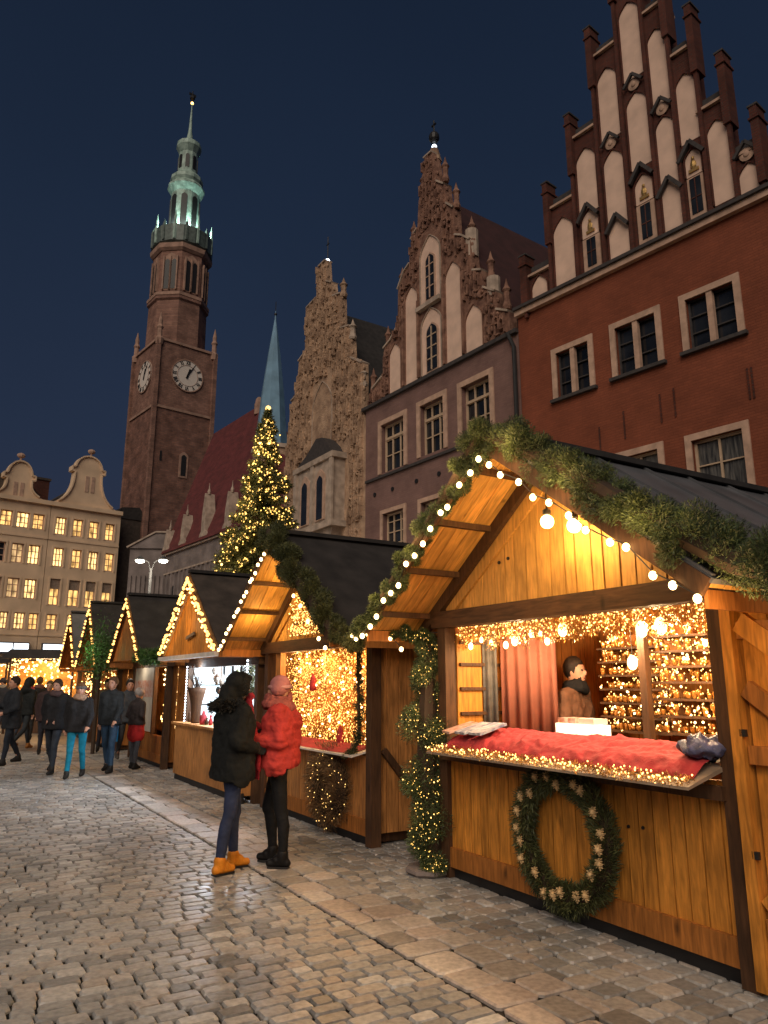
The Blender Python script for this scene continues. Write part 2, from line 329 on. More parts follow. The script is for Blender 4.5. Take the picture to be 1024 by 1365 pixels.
so = bpy.data.objects.new('city_glow', sl); COL.objects.link(so)
so.rotation_euler = Vector((-.25, -.95, .72)).to_track_quat('Z', 'Y').to_euler()
sc.view_settings.view_transform = 'Standard'; sc.view_settings.look = 'None'; sc.view_settings.exposure = .22; sc.view_settings.gamma = 1
sc.cycles.use_denoising = True; sc.cycles.sample_clamp_indirect = 3; sc.cycles.sample_clamp_direct = 0
sc.cycles.max_bounces = 6; sc.cycles.diffuse_bounces = 3; sc.cycles.glossy_bounces = 3; sc.cycles.transmission_bounces = 4; sc.cycles.transparent_max_bounces = 6
sc.cycles.caustics_reflective = False; sc.cycles.caustics_refractive = False
# ---------------------------------------------------------------- ground
def stone_mat(name, col, rough, hue):
    m, nt, b = new_mat(name); N, L = nt.nodes, nt.links
    ge = N.new('ShaderNodeNewGeometry'); tc = N.new('ShaderNodeTexCoord')
    rp = N.new('ShaderNodeValToRGB'); e = rp.color_ramp.elements
    e[0].color = (*[c*.55 for c in col], 1); e[1].color = (*[c*1.35 for c in col], 1)
    q = e.new(.5); q.color = (*col, 1); q = e.new(.8); q.color = (*hue, 1)
    L.new(ge.outputs['Random Per Island'], rp.inputs[0])
    nz = N.new('ShaderNodeTexNoise'); nz.inputs['Scale'].default_value = 26; nz.inputs['Detail'].default_value = 8; L.new(tc.outputs['Object'], nz.inputs['Vector'])
    n2 = N.new('ShaderNodeTexNoise'); n2.inputs['Scale'].default_value = .7; n2.inputs['Detail'].default_value = 5; L.new(tc.outputs['Object'], n2.inputs['Vector'])
    ad = N.new('ShaderNodeMath'); L.new(nz.outputs['Fac'], ad.inputs[0]); L.new(n2.outputs['Fac'], ad.inputs[1])
    mr = N.new('ShaderNodeMapRange'); mr.inputs['From Min'].default_value = .7; mr.inputs['From Max'].default_value = 1.3; mr.inputs['To Min'].default_value = .6; mr.inputs['To Max'].default_value = 1.35; L.new(ad.outputs[0], mr.inputs[0])
    hs = N.new('ShaderNodeHueSaturation'); L.new(rp.outputs[0], hs.inputs['Color']); L.new(mr.outputs[0], hs.inputs['Value']); L.new(hs.outputs[0], b.inputs['Base Color'])
    r2 = N.new('ShaderNodeMapRange'); r2.inputs['From Min'].default_value = .35; r2.inputs['From Max'].default_value = .65; r2.inputs['To Min'].default_value = rough-.14; r2.inputs['To Max'].default_value = rough+.16; L.new(n2.outputs['Fac'], r2.inputs[0]); L.new(r2.outputs[0], b.inputs['Roughness'])
    bp = N.new('ShaderNodeBump'); bp.inputs['Strength'].default_value = .4; bp.inputs['Distance'].default_value = .004; L.new(nz.outputs['Fac'], bp.inputs['Height']); L.new(bp.outputs[0], b.inputs['Normal'])
    return m
M['sett'] = stone_mat('granite_setts', (.36, .35, .335), .46, (.37, .32, .275))
M['flag'] = stone_mat('worn_flagstones', (.43, .39, .35), .52, (.43, .36, .315))
M['joint'] = mat('sandy_joint', (.02, .017, .014), .95, var=.4, nscale=20, bump=.5)
g = MB().add([(-400, -60, -.03), (400, -60, -.03), (400, 600, -.03), (-400, 600, -.03)], [(0, 1, 2, 3)]).build('ground', M['joint']); tag(g, kind='structure')
def in_view(x, y, m=2.2): return y > -.5 and abs(x) < .56*max(y, 0)+m
def stones(name, cells, m, hgt=.010, smooth=False):
    """cells: (s0,s1,n0,n1) -> bevelled jittered stones as one mesh"""
    V = []; F4 = []; F3 = []; o = 0
    for s0, s1, n0, n1 in cells:
        gp = .0045+random.random()*.0045; j = min(s1-s0, n1-n0)*.045
        dz = random.gauss(0, .002); tx, ty = random.gauss(0, .008), random.gauss(0, .008)
        c4 = [(s0+gp, n0+gp), (s1-gp, n0+gp), (s1-gp, n1-gp), (s0+gp, n1-gp)]
        c4 = [(a+random.uniform(-j, j), b+random.uniform(-j, j)) for a, b in c4]
        cs, cn = (s0+s1)/2, (n0+n1)/2; out = []
        for i in range(4):
            a = c4[i]; pr = c4[i-1]; nx = c4[(i+1) % 4]; k = .07+.07*random.random()
            out.append(lerp(a, pr, k)); out.append(lerp(a, nx, k))
        ins = [lerp(p, (cs, cn), .10) for p in out]
        mid = [lerp(p, (cs, cn), .55) for p in out]
        for ring, z in ((out, -.028), (out, -.010-hgt*.5), (ins, hgt*.42-.006), (mid, hgt*.46-.0055)):
            for a, b in ring: V.append(P(a, b, z+dz+(a-cs)*tx+(b-cn)*ty))
        V.append(P(cs, cn, hgt*.47-.0055+dz))
        for r in range(3):
            for i in range(8): F4.append((o+r*8+i, o+r*8+(i+1) % 8, o+(r+1)*8+(i+1) % 8, o+(r+1)*8+i))
        for i in range(8): F3.append((o+24+i, o+24+(i+1) % 8, o+32))
        o += 33
    me = bpy.data.meshes.new(name); me.from_pydata(V, [], F4+F3); me.update()
    return tag(link(name, me, m, smooth=smooth), kind='structure')
def courses(n0, n1, s0, s1, row, ln, rowj=.15, lnj=.35, lim=24):
    cells = []; s = s0
    while s < s1:
        r = row*(1+random.uniform(-rowj, rowj)); n = n0-random.random()*ln*.6 if n1-n0 > 1.5 else n0
        while n < n1:
            l = ln*(1+random.uniform(-lnj, lnj)); e = min(n+l, n1)
            if n1-e < ln*.4: e = n1
            x, y, _ = P(s, n)
            if in_view(x, y) and y < lim: cells.append((s, s+r, n, e))
            n = e
        s += r
    return cells
stones('cobbled_square', courses(-17, -1.40, -7.5, 24, .108, .172, rowj=.10, lnj=.32, lim=19), M['sett'])
cells = courses(-1.36, -1.10, -7.5, 16, .26, .13, lnj=.2)+courses(.42-1.5, -.82, -7.5, 16, .44, .26, lnj=.3)
stones('flagstone_path', courses(-1.37, -.82, -7.5, 17, .27, .275, rowj=.3, lnj=.35), M['flag'], .005, False)
stones('hutside_setts', courses(-.81, 6, -7.5, 3, .15, .15, lim=14)+courses(-.81, .4, 3, 17, .15, .15), M['sett'], .010)
# far paving
fp = MB().add([(-60, 14, -.012), (25, 14, -.012), (25, 80, -.012), (-60, 80, -.012)], [(0, 1, 2, 3)])
mf = mat('far_paving', (.2, .165, .135), .5, var=.35, nscale=3, bump=.6, bscale=9, stretch=(1, .6, 1), bdist=.03)
tag(fp.build('far_square_paving', mf), kind='structure')
# ---------------------------------------------------------------- foliage garland
def garland(name, label, path, rad, n, parent_loc, rz, L=.06, W=.008, m='needles', droop=0, tinsel=0, group=None, cat='garland', core=True):
    t = thing(name, label, cat, parent_loc, rz, group)
    path = [Vector(p) for p in path]; rads = rad if isinstance(rad, (list, tuple)) else [rad]*len(path)
    seg = [(path[i+1]-path[i]).length for i in range(len(path)-1)]; cum = np.cumsum([0]+seg); tot = cum[-1]
    # tufts: clumps along the path, each with its own size -> uneven outline
    ntuft = max(10, int(tot/.045)); Pp = []; Dd = []
    per = max(6, n//ntuft)
    for q_ in range(ntuft):
        u = (q_+random.random())/ntuft*tot*.9999; i = min(len(seg)-1, int(np.searchsorted(cum, u, 'right'))-1); f = (u-cum[i])/seg[i]
        c = path[i].lerp(path[i+1], f); r = rads[i]*(1-f)+rads[i+1]*f
        d = (path[i+1]-path[i]).normalized(); a = Vector((random.gauss(0, 1), random.gauss(0, 1), random.gauss(0, 1))); a = (a-d*a.dot(d)*.8).normalized()
        cc = c+a*r*random.uniform(.1, .65)+Vector((0, 0, -droop*random.random())); ts = r*random.uniform(.4, .7)
        dirs = rand_dirs(per); rr = RNG.random(per)[:, None]**.5
        Pp.append(np.array(cc)+dirs*ts*rr*.9); Dd.append(dirs*.5+np.array(a)*.6)
    Pp = np.concatenate(Pp); Dd = np.concatenate(Dd)
    link('foliage', needles('foliage', Pp, L, W, Dd, .55), M[m], t)
    if core: MB().tube(path, [r*.35 for r in rads], 7).build('core_branch', M['stem'], t)
    return t, Pp, Dd
# ================================================================ HUT 1
def slope_boards(x0, z0, x1, z1, y0, y1, th, n, gap=.006):
    """roof slope of n boards running eave->ridge, laid side by side in y"""
    mb = MB(); w = (y1-y0)/n; d = Vector((x1-x0, 0, z1-z0)).normalized(); nrm = Vector((-d.z, 0, d.x))
    if nrm.z < 0: nrm = -nrm
    for i in range(n):
        ya, yb = y0+i*w+gap/2, y0+(i+1)*w-gap/2; off = random.uniform(-.002, .002)
        a, b = Vector((x0, 0, z0))+nrm*off, Vector((x1, 0, z1))+nrm*off
        v = []
        for p in (a, b):
            for y in (ya, yb):
                for k in (0, th): q = p+nrm*k; v.append((q.x, y, q.z))
        mb.add(v, [(0, 1, 3, 2), (4, 6, 7, 5), (0, 4, 5, 1), (2, 3, 7, 6), (0, 2, 6, 4), (1, 5, 7, 3)])
    return mb
def vplanks(x0, x1, zb, zt, y0, y1, w, gap=.010):
    """vertical boards; zb, zt functions of x"""
    mb = MB(); x = x0
    while x < x1-.01:
        ww = w*random.uniform(.8, 1.2); e = min(x+ww, x1)
        if x1-e < w*.4: e = x1
        a, b = x+gap/2, e-gap/2; o = random.uniform(0, .005)
        if zt((a+b)/2)-zb((a+b)/2) > .02:
            mb.add([(a, y0+o, zb(a)), (b, y0+o, zb(b)), (b, y0+o, zt(b)), (a, y0+o, zt(a)), (a, y1, zb(a)), (b, y1, zb(b)), (b, y1, zt(b)), (a, y1, zt(a))],
                   [(0, 1, 2, 3), (5, 4, 7, 6), (0, 4, 5, 1), (1, 5, 6, 2), (2, 6, 7, 3), (3, 7, 4, 0)])
        x = e
    return mb
def hut_shell(t, hb, hw, eave, peak, ov, D, plank, soff, roofm, wz0, wz1, zt_beam, side=True, pw=.12, beamh=.15, rafters=True, back=True, sk=.0):
    """timber hut: hb body half width, hw verge half width. origin at middle of front wall"""
    k = (peak-eave)/hw
    zr = lambda x: peak-k*abs(x)
    vplanks(-hb, hb, lambda x: .22, lambda x: wz0, -.02, .03, pw).build('front_panel', M[plank], t)
    MB().box(-hb-.02, hb+.02, -.045, .02, .09, .25).build('plinth_board', M['plank_dark'], t)
    MB().box(-hb+.08, hb-.08, .05, D-.05, .02, .12).build('floor', M['beam'], t)
    MB().box(-hb+.02, hb-.02, sk, sk+.03, -.01, .14).build('base_shadow_board', M['black'], t)  # black strip stands in for the shade under the hut
    MB().box(-hb-.14, hb+.14, -.08, .06, zt_beam-beamh, zt_beam).build('front_beam', M['beamx'], t)
    vplanks(-hb, hb, lambda x: zt_beam+.002, lambda x: zr(x)-.05, 0, .03, pw*1.15, .014).build('gable_wall', M['gable' if soff == 'soffit' else soff], t)
    MB().prism([(-hb, zt_beam), (hb, zt_beam), (hb, zr(hb)-.05), (0, peak-.05), (-hb, zr(hb)-.05)], .032, .036).build('gable_dark_backing', M['beam'], t)  # dark sheet added behind the planks so lit gaps stay dark
    MB().box(-hb, hb, .034, .04, .2, wz0).build('front_dark_backing', M['beam'], t)  # same added dark sheet behind the front planks
    for sx in (-1, 1):
        slope_boards(sx*hw, eave, 0, peak, -ov, 0, .03, 5).build('roof_soffit', M[soff], t)
        if True:
            slope_boards(sx*hw, eave, 0, peak, .005, D+.2, .03, 18).build('roof_boards', M['plank_dark'], t)
        mb = slope_boards(sx*(hw+.03), eave-.02+.036, 0, peak+.036, -ov-.02, D+.22, .03, 1 if roofm != 'roofgrey' else 7, gap=.002 if roofm == 'roofgrey' else 0)
        if roofm == 'roofgrey':
            for i in range(8):
                y = -ov+i*(D+.2+ov)/7
                mb.bar((sx*(hw+.03), y, eave+.05), (0, y, peak+.075), .025, .04)
        mb.build('roof_sheet', M[roofm], t)
        MB().bar((sx*hw, -ov-.015, eave), (0, -ov-.015, peak-.0), .03, .11).build('barge_board', M['beam'], t)
        if rafters:
            MB().bar((sx*(hw-.02), -.045, eave-.045), (0, -.045, peak-.07), .07, .1).build('rafter', M['beam'], t)
            MB().bar((sx*(hb-.05), -.015, zr(hb)-.12), (0, -.015, peak-.2), .025, .13).build('rake_board', M['gable'], t)
            for f in (.12, .38, .64, .9):
                MB().bar((sx*hw*(1-f), -ov, eave+(peak-eave)*f-.03), (sx*hw*(1-f), -.0, eave+(peak-eave)*f-.03), .05, .05).build('purlin', M['beam'], t)
        if side:
            v = vplanks(0, D, lambda x: .12, lambda x: zr(hb)-.03, 0, .03, .16)
            v.v = [(sx*(hb-.0)-(p[1] if sx > 0 else -p[1]), p[0]+.03, p[2]) for p in v.v]
            v.build('side_wall', M['plank_dark'] if plank != 'board' else M['board'], t)
        MB().box(sx*hb-.06, sx*hb+.06, -.06, .06, 0, zt_beam-beamh-.002).build('corner_post', M['beam'], t)
        MB().bar((sx*(hw-.02), -ov, eave-.06), (sx*(hw-.02), D, eave-.06), .025, .1).build('eave_board', M['plank_dark'], t)
    MB().bar((0, -ov-.03, peak+.09), (0, D+.23, peak+.09), .16, .05).build('ridge_cap', M['roofdark'], t)
    if back: vplanks(-hb, hb, lambda x: .12, lambda x: zr(x)-.03, D-.02, D+.01, .16).build('back_wall', M['plank_dark'], t)
    return zr
sc1 = -1.31
H1 = thing('market_hut', 'large honey wood market hut at right with red cloth counter and wreath', 'market hut', P(sc1, 0), RZ, 'market huts in a row')
zr1 = hut_shell(H1, 1.44, 1.83, 2.14, 3.46, .64, 3.3, 'plank', 'soffit', 'roofgrey', 1.08, 2.15, 2.30)
MB().box(-1.44, 1.4, -.1, -.05, .98, 1.06).build('counter_rail', M['beam'], H1)
# counter board, tilted
cb = MB(); xa, xb = -1.24, 1.39
cb.add([(xa, -.38, 1.058), (xb, -.38, 1.058), (xb, .1, 1.18), (xa, .1, 1.18), (xa, -.38, 1.075), (xb, -.38, 1.075), (xb, .1, 1.21), (xa, .1, 1.21)],
       [(0, 3, 2, 1), (4, 5, 6, 7), (0, 1, 5, 4), (1, 2, 6, 5), (2, 3, 7, 6), (3, 0, 4, 7)]).build('counter_board', M['greyedge'], H1)
for x, z in ((-.95, 2.62), (-.62, 2.66), (-.5, 2.68)): MB().lathe([(.016, 0), (.014, .012)], n=7).build('knot_hole', M['black'], H1); LAST[0].location = (x, -.012, z); LAST[0].rotation_euler = (PI/2, 0, 0)
for x, z in ((.62, .72), (.74, .73), (-.3, .9)): MB().lathe([(.012, 0), (.01, .01)], n=7).build('knot_hole', M['black'], H1); LAST[0].location = (x, -.022, z); LAST[0].rotation_euler = (PI/2, 0, 0)
# inside: side lining with rungs
MB().box(-1.40, -1.36, .06, .62, 1.1, 2.1).build('inner_panel', M['plank'], H1)
for z in (1.36, 1.58, 1.8, 2.0): MB().box(-1.355, -1.33, .08, .6, z, z+.03).build('inner_rung', M['beam'], H1)
MB().box(-.02+.1, .05+.1, .82, .88, .1, 2.45).build('inner_post', M['beam'], H1)
vplanks(-1.4, 1.4, lambda x: .12, lambda x: 2.5, 1.98, 2.0, .14).build('inner_back_wall', M['plank_dark'], H1)
MB().box(-1.4, 1.4, .1, 1.98, 2.46, 2.48).build('inner_ceiling', M['plank'], H1)
def L1(x, y, z):  # hut-1 local -> world
    s = sc1-x; return P(s, y, z)
# counter cloth: wavy
def cloth_sheet(x0, x1, y0, y1, zf, nx, ny, amp, seed, th=.012, rag=.02):
    v = []; f = []
    for j in range(ny+1):
        for i in range(nx+1):
            x = x0+(x1-x0)*i/nx; y = y0+(y1-y0)*j/ny
            if j == 0: y += rag*mnoise.noise((x*4, seed, 0))
            h = amp*(mnoise.noise((x*3.5, y*6, seed))*.5+abs(mnoise.noise((x*10+y*6, y*12, seed+3)))*.9+abs(mnoise.noise((x*24, y*20+x*9, seed+9)))*.35+.2)
            ed = min(i, nx-i, j*2, (ny-j)*2)/3; h *= min(1, ed)
            v.append((x, y, zf(y)+h))
    for j in range(ny):
        for i in range(nx): a = j*(nx+1)+i; f.append((a, a+1, a+nx+2, a+nx+1))
    return MB().add(v, f)
zc = lambda y: 1.079+(y+.38)*.281
bump_cloth = lambda y: zc(y)+.004+.045*max(0, min(1, (y+.27)/.1))*(1 if y < .02 else 1)
tag(cloth_sheet(-1.14, 1.35, -.28, .12, bump_cloth, 170, 30, .034, 2).build('red_cloth', M['redcloth'], smooth=True), 'crumpled red cloth covering the slanted counter of the large hut', 'cloth')
o = bpy.data.objects['red_cloth']; o.location = P(sc1, 0); o.rotation_euler = (0, 0, RZ)
def place(o, x, y, z, rz=0, rx=0): o.location = L1(x, y, z); o.rotation_euler = (rx, 0, RZ+rz); return o
pk = thing('paper_packets', 'row of printed paper packets lying on the red cloth', 'packets', L1(-.9, -.1, 1.26), RZ)
for i, (x, c) in enumerate(((-.21, 'paper'), (-.02, 'paper2'), (.17, 'paper2'))):
    MB().box(x-.085, x+.085, -.15, .13, .0+.004*i, .02+.004*i, Matrix.Rotation(-.25+.1*i, 3, 'Z') @ Matrix.Rotation(.27, 3, 'X')).build('packet', M[c], pk)
pb = MB(); pb.ball((0, 0, 0), .15, 22, 16, (.9, .85, .42))
pb.v = [(x+.05*mnoise.noise((x*17, y*17, z*17)), y+.05*mnoise.noise((y*19, x*17, 2)), z+.06*mnoise.noise((x*21, 5, y*21))) for x, y, z in pb.v]
tag(place(pb.build('plastic_bag', M['plastic_blue'], smooth=True), 1.28, -.08, 1.27), 'dark blue crinkled plastic bag on the right end of the counter', 'bag')
# tinsel strip on the front of the counter
Pt = np.stack([RNG.uniform(-1.22, 1.37, 3600), RNG.uniform(-.40, -.27, 3600), RNG.uniform(0, .02, 3600)], 1); Pt[:, 2] += 1.08+(Pt[:, 1]+.38)*.28
tn = thing('tinsel_strip', 'gold tinsel strip with tiny lights along the front edge of the counter', 'tinsel', P(sc1, 0), RZ)
link('tinsel', needles('tinsel', Pt, .022, .0055), M['goldleaf'], tn)
bulbs(tn, [(x, y, z+.01) for x, y, z in Pt[:200]], .005, M['bulb_mid'], 100, .005, M['bulb_mid'])
# curtains in hut 1
def curtain(name, label, m, x0, y0, x1, y1, z0, z1, folds, amp, base=None):
    v = []; f = []; n = folds*10
    for j, z in enumerate((z0, (z0+z1)/2, z1)):
        for i in range(n+1):
            t = i/n; a = amp*math.sin(t*folds*2*PI+j*.3)*(1.1-.2*j)*(1+.4*mnoise.noise((t*8, j, 1)))
            dx, dy = x1-x0, y1-y0; l = math.hypot(dx, dy)
            v.append((x0+dx*t-dy/l*a, y0+dy*t+dx/l*a, z))
    for j in range(2):
        for i in range(n): a = j*(n+1)+i; f.append((a, a+1, a+n+2, a+n+1))
    o = MB().add(v, f).build(name, m, smooth=True); o.location = base or P(sc1, 0); o.rotation_euler = (0, 0, RZ)
    md = o.modifiers.new('t', 'SOLIDIFY'); md.thickness = .004
    return tag(o, label, 'curtain')
curtain('pink_curtain', 'pink folded curtain hanging inside the large hut beside the seller', M['pinkcurtain'], -1.27, .5, -.84, .80, 1.12, 2.22, 5, .024)
curtain('grey_curtain', 'grey patterned curtain hanging at the left inside the large hut', M['greycurtain'], -1.335, .34, -1.27, .46, 1.12, 2.2, 2, .015)
# shelves (part of hut) with tealight glasses (things)
JS = .74
jar = MB().lathe([(.014, 0), (.024, .003), (.027, .02), (.03, .055), (.027, .07), (.024, .07), (.022, .03)], n=8).mesh('tealight_glass'); jar.materials.append(M['jar']); jar.polygons.foreach_set('use_smooth', [True]*len(jar.polygons))
jar2 = MB().lathe([(.02, 0), (.022, .004), (.008, .012), (.008, .04), (.028, .06), (.03, .09), (.024, .105)], n=8).mesh('goblet_glass'); jar2.materials.append(M['jar']); jar2.polygons.foreach_set('use_smooth', [True]*len(jar2.polygons))
jar3 = MB().ball((0, 0, .032), .032, 8, 6).mesh('bauble_glass'); jar3.materials.append(M['jar']); jar3.polygons.foreach_set('use_smooth', [True]*len(jar3.polygons))
sparkle_speck = MB().ball((0, 0, .04), .011, 6, 5, (1, 1, 1.5)).mesh('sparkle_speck'); sparkle_speck.materials.append(M['bulb_mid'])  # glowing specks added inside the glasses to make them sparkle
sparkle_speck2 = MB().ball((0, 0, .04), .019, 6, 5, (1, 1, 1.2)).mesh('sparkle_speck'); sparkle_speck2.materials.append(M['bulb'])
def shelf_bank(x0, x1, y, zs, label, group, step, kind):
    n = 0
    for r, z in enumerate(zs):
        MB().box(x0-.02, x1+.02, y-.06, y+.14, z-.018, z).build('shelf', M['beam'], H1)
        MB().box(x0-.02, x1+.02, y+.145, y+.15, z, z+.12).build('shelf_back', M['plank_dark'], H1)
        x = x0+.02
        while x < x1-.02:
            me = random.choice((jar, jar, jar2, jar3))
            o = bpy.data.objects.new({'tealight_glass': 'tealight_glass', 'goblet_glass': 'glass_goblet', 'bauble_glass': 'glass_bauble'}[me.name], me); COL.objects.link(o)
            o.location = L1(x+random.uniform(-.008, .008), y+random.uniform(-.04, .05), z); o.scale = (JS, JS, JS*random.uniform(.85, 1.3))
            lb = {'tealight_glass': 'small amber tealight glass', 'goblet_glass': 'small amber glass goblet', 'bauble_glass': 'round amber glass bauble'}[me.name]
            tag(o, lb+' standing '+label, 'glass', lb+'s '+group)
            if me is not jar3 or random.random() < .4:
                fo = bpy.data.objects.new('sparkle_speck', sparkle_speck if random.random() < .7 else sparkle_speck2); COL.objects.link(fo); fo.parent = o
                if me is jar2: fo.location.z = .045
                if me is jar3: fo.location.z = .03
            x += step*random.uniform(.85, 1.2); n += 1
    return n
shelf_bank(.16, 1.42, .95, (1.27, 1.40, 1.53, 1.66, 1.78, 1.90, 2.02), 'in rows on the right shelves of the large hut', 'on the right shelves', .052, 0)
shelf_bank(-.66, .07, 1.22, (1.24, 1.36, 1.48, 1.60, 1.72, 1.84, 1.96), 'in rows on the shelves behind the seller', 'behind the seller', .05, 0)
SG = thing('shelf_sparkle', 'tiny gold glowing specks added as sparkle along the glass shelves of the large hut', 'fairy lights', P(sc1, 0), RZ)  # loose emissive specks put in as glitter on the shelf glasses
sp_ = [(random.uniform(.18, 1.42), .90+random.uniform(-.03, .1), random.choice((1.27, 1.40, 1.53, 1.66, 1.78, 1.90, 2.02))+random.uniform(.0, .1)) for _ in range(620)]+[(random.uniform(-.66, .07), 1.17+random.uniform(-.03, .1), random.choice((1.24, 1.36, 1.48, 1.60, 1.72, 1.84, 1.96))+random.uniform(.0, .1)) for _ in range(360)]
random.shuffle(sp_); bulbs(SG, sp_, .0085, M['bulb'], 100, .006, M['bulb_mid'])
bx = thing('display_boxes', 'pair of glowing white display boxes on the ledge in front of the seller', 'display box', L1(-.30, .55, 1.20), RZ)
MB().box(-.22, 0, -.1, .1, .0, .12).build('box', M['emissive_box'], bx); MB().box(.01, .2, -.1, .1, 0, .115).build('box', M['emissive_box'], bx)
for x in (-.17, -.05, .07, .15): MB().box(x-.04, x+.04, -.08, .08, .121, .165).build('gift_packet', M['paper'] if x < 0 else M['whitebox'], bx)
MB().box(-1.3, 1.4, .32, .66, 1.16, 1.19).build('inner_ledge', M['plank_dark'], H1)
ltn = MB().lathe([(.05, 0), (.055, .03), (.055, .2), (.03, .26), (.01, .28)], n=8)
# hanging pear bulbs
hb_pts = [(-1.28, 1.98, 1), (-1.12, 2.03, .8), (-.98, 2.0, .8), (-.78, 1.97, 1), (-.66, 2.0, 1.3), (-.45, 2.05, 1), (-.34, 2.04, .8), (-.26, 1.98, 1), (-.08, 2.06, 1.7), (.70, 2.02, 1.8), (.86, 2.03, 1.9), (1.3, 2.03, 1), (.3, 1.8, 1.7), (.95, 1.92, .8)]
for i, (x, z, k) in enumerate(hb_pts):
    y = .16 if z > 1.95 else .5
    t = thing('hanging_bulb', ['warm pear shaped bulb hanging under the front beam of the large hut', 'big glaring bulb hanging under the front beam of the large hut'][k > 1.5], 'bulb', L1(x, y, z), RZ, ['small bulbs under the hut beam', 'large bulbs under the hut beam'][k > 1.5])
    MB().ball((0, 0, 0), .022*k, 10, 8, (1, 1, 1.5)).build('bulb', M['bulb_big'], t, smooth=True)
    MB().tube([(0, 0, .02*k), (0, 0, 2.44-z)], .003, 4).build('cable', M['wire'], t)
# gold tinsel fringe under beam
cnt = 9000; Px = RNG.uniform(-1.36, 1.38, cnt); dz = RNG.random(cnt)**1.6*(.09+.09*np.abs(np.sin(Px*9)+.4*np.sin(Px*23)))
Pf = np.stack([Px, .1+RNG.normal(0, .03, cnt), 2.15-dz], 1)
tf = thing('tinsel_fringe', 'gold tinsel fringe full of fairy lights under the front beam of the large hut', 'tinsel', P(sc1, 0), RZ)
link('tinsel', needles('tinsel', Pf, .03, .006, np.tile([0, 0, -1.], (cnt, 1)), .5), M['goldleaf'], tf)
bulbs(tf, Pf[:700], .007, M['bulb_mid'], 100, .0055, M['bulb_mid'])
# gable lamps
for i, (s, z) in enumerate(((-1.60, 2.82), (-1.87, 2.74))):
    t = thing('gable_lamp', ['left of the two glaring round lamps in the gable of the large hut', 'right of the two glaring round lamps in the gable of the large hut'][i], 'lamp', P(s, -.3, z), RZ, 'gable lamps')
    MB().ball((0, 0, 0), .052, 12, 8).build('bulb', M['bulb_big'], t, smooth=True)
    MB().tube([(0, 0, .05), (0, 0, .34-.12*i)], .006, 6).build('cable', M['wire'], t)
    MB().lathe([(.02, .05), (.03, .06), (.03, .09), (.012, .1)], n=8).build('socket', M['black'], t)
    point('gable_light', P(s, -.3, z-.02), 52, (1, .66, .26), .05)
point('hut_light', L1(-.6, .3, 2.0), 34, (1, .72, .42), .06)
point('hut_light', L1(.7, .4, 2.05), 60, (1, .70, .38), .06); point('hut_light', L1(1.0, .55, 1.6), 20, (1, .70, .36), .05)
point('hut_light', L1(.05, .72, 2.05), 26, (1, .74, .45), .06)
point('hut_light', L1(-1.0, .35, 1.95), 4, WARM, .05)
# verge bulbs: 14 left, 11 right
def verge(hw, eave, peak, y, n, side, z0=0.0):
    return [(side*hw*(1-t), y, eave+(peak-eave)*t+z0-.018*(i % 3)) for i, t in [(i, min(1, max(0, (i+random.uniform(-.22, .22))/(n-1)))) for i in range(n)]]
vl = verge(1.80, 2.14, 3.40, -.70, 15, -1, -.03); vr = verge(1.80, 2.14, 3.40, -.70, 13, 1, -.03)
light_string('light_string', 'string of round warm bulbs along the roof edge of the large hut', 'string lights', [(a+random.uniform(-.02, .02), b, c+random.uniform(-.02, .02)) for a, b, c in vl+vr[::-1][1:]], .0225, M['bulb'], P(sc1, 0), RZ)
point('string_glow', L1(1.95, -.75, 1.95), 10, WARM, .1); point('string_glow', L1(.2, -1.15, 2.2), 10, WARM, .2); point('string_glow', L1(-1.9, -.9, 1.9), 5, WARM, .1)
for x, z in ((-1.5, 2.35), (-.9, 2.75), (-.3, 3.15), (.4, 3.15), (.9, 2.8), (1.5, 2.4)): point('string_glow', L1(x, -.86, z+.12), 6.5, WARM, .12)
# garland on the verge
G1, pp, dd = garland('fir_garland', 'thick fir garland along the roof edge of the large hut', [(-1.9, -.66, 2.1), (-1.4, -.66, 2.47), (-.9, -.66, 2.83), (-.4, -.66, 3.2), (0, -.66, 3.52), (.3, -.64, 3.39), (.7, -.62, 3.13), (1.2, -.62, 2.78), (1.6, -.62, 2.50), (2.0, -.62, 2.25), (2.5, -.56, 2.08)],
                     [.11, .115, .12, .13, .17, .185, .19, .185, .19, .20, .19], 200000, P(sc1, 0), RZ, L=.028, W=.0046)
# swag + column between hut 1 and hut 2
G2, pc, dc = garland('fir_column', 'tall column of fir branches with fairy lights between the two nearest huts', [(-2.05, -.60, 2.14), (-1.85, -.38, 2.11), (-1.62, -.1, 2.08), (-1.60, -.1, 1.8), (-1.62, -.1, 1.4), (-1.64, -.1, 1.0), (-1.60, -.1, .6), (-1.57, -.1, .25), (-1.57, -.1, .02)],
                     [.05, .05, .11, .17, .25, .28, .26, .24, .18], 80000, P(sc1, 0), RZ, L=.035, W=.0055, m='needles')
sel = RNG.random(len(pc)) < .022; q = pc[sel]+dd[:1]*0
bulbs(G2, [p for p in RNG.permutation(q)[:1500]], .0055, M['bulb_mid'], 100, .005, M['bulb_gold'])
light_string('light_string', 'short string of warm bulbs on the swag beside the fir column', 'string lights', [(-2.15, -.62, 2.12), (-2.0, -.66, 2.08), (-1.88, -.6, 2.12), (-1.80, -.4, 2.08), (-1.76, -.3, 1.98)], .02, M['bulb'], P(sc1, 0), RZ)
MB().box(-1.9, -1.5, -.25, -.0, 0, .06)
tag(place(MB().lathe([(.2, 0), (.22, .02), (.22, .05), (.05, .06)], n=8, rot=PI/8).build('concrete_foot', M['greystone']), -1.62, -.1, 0), 'flat concrete foot under the fir column', 'base')
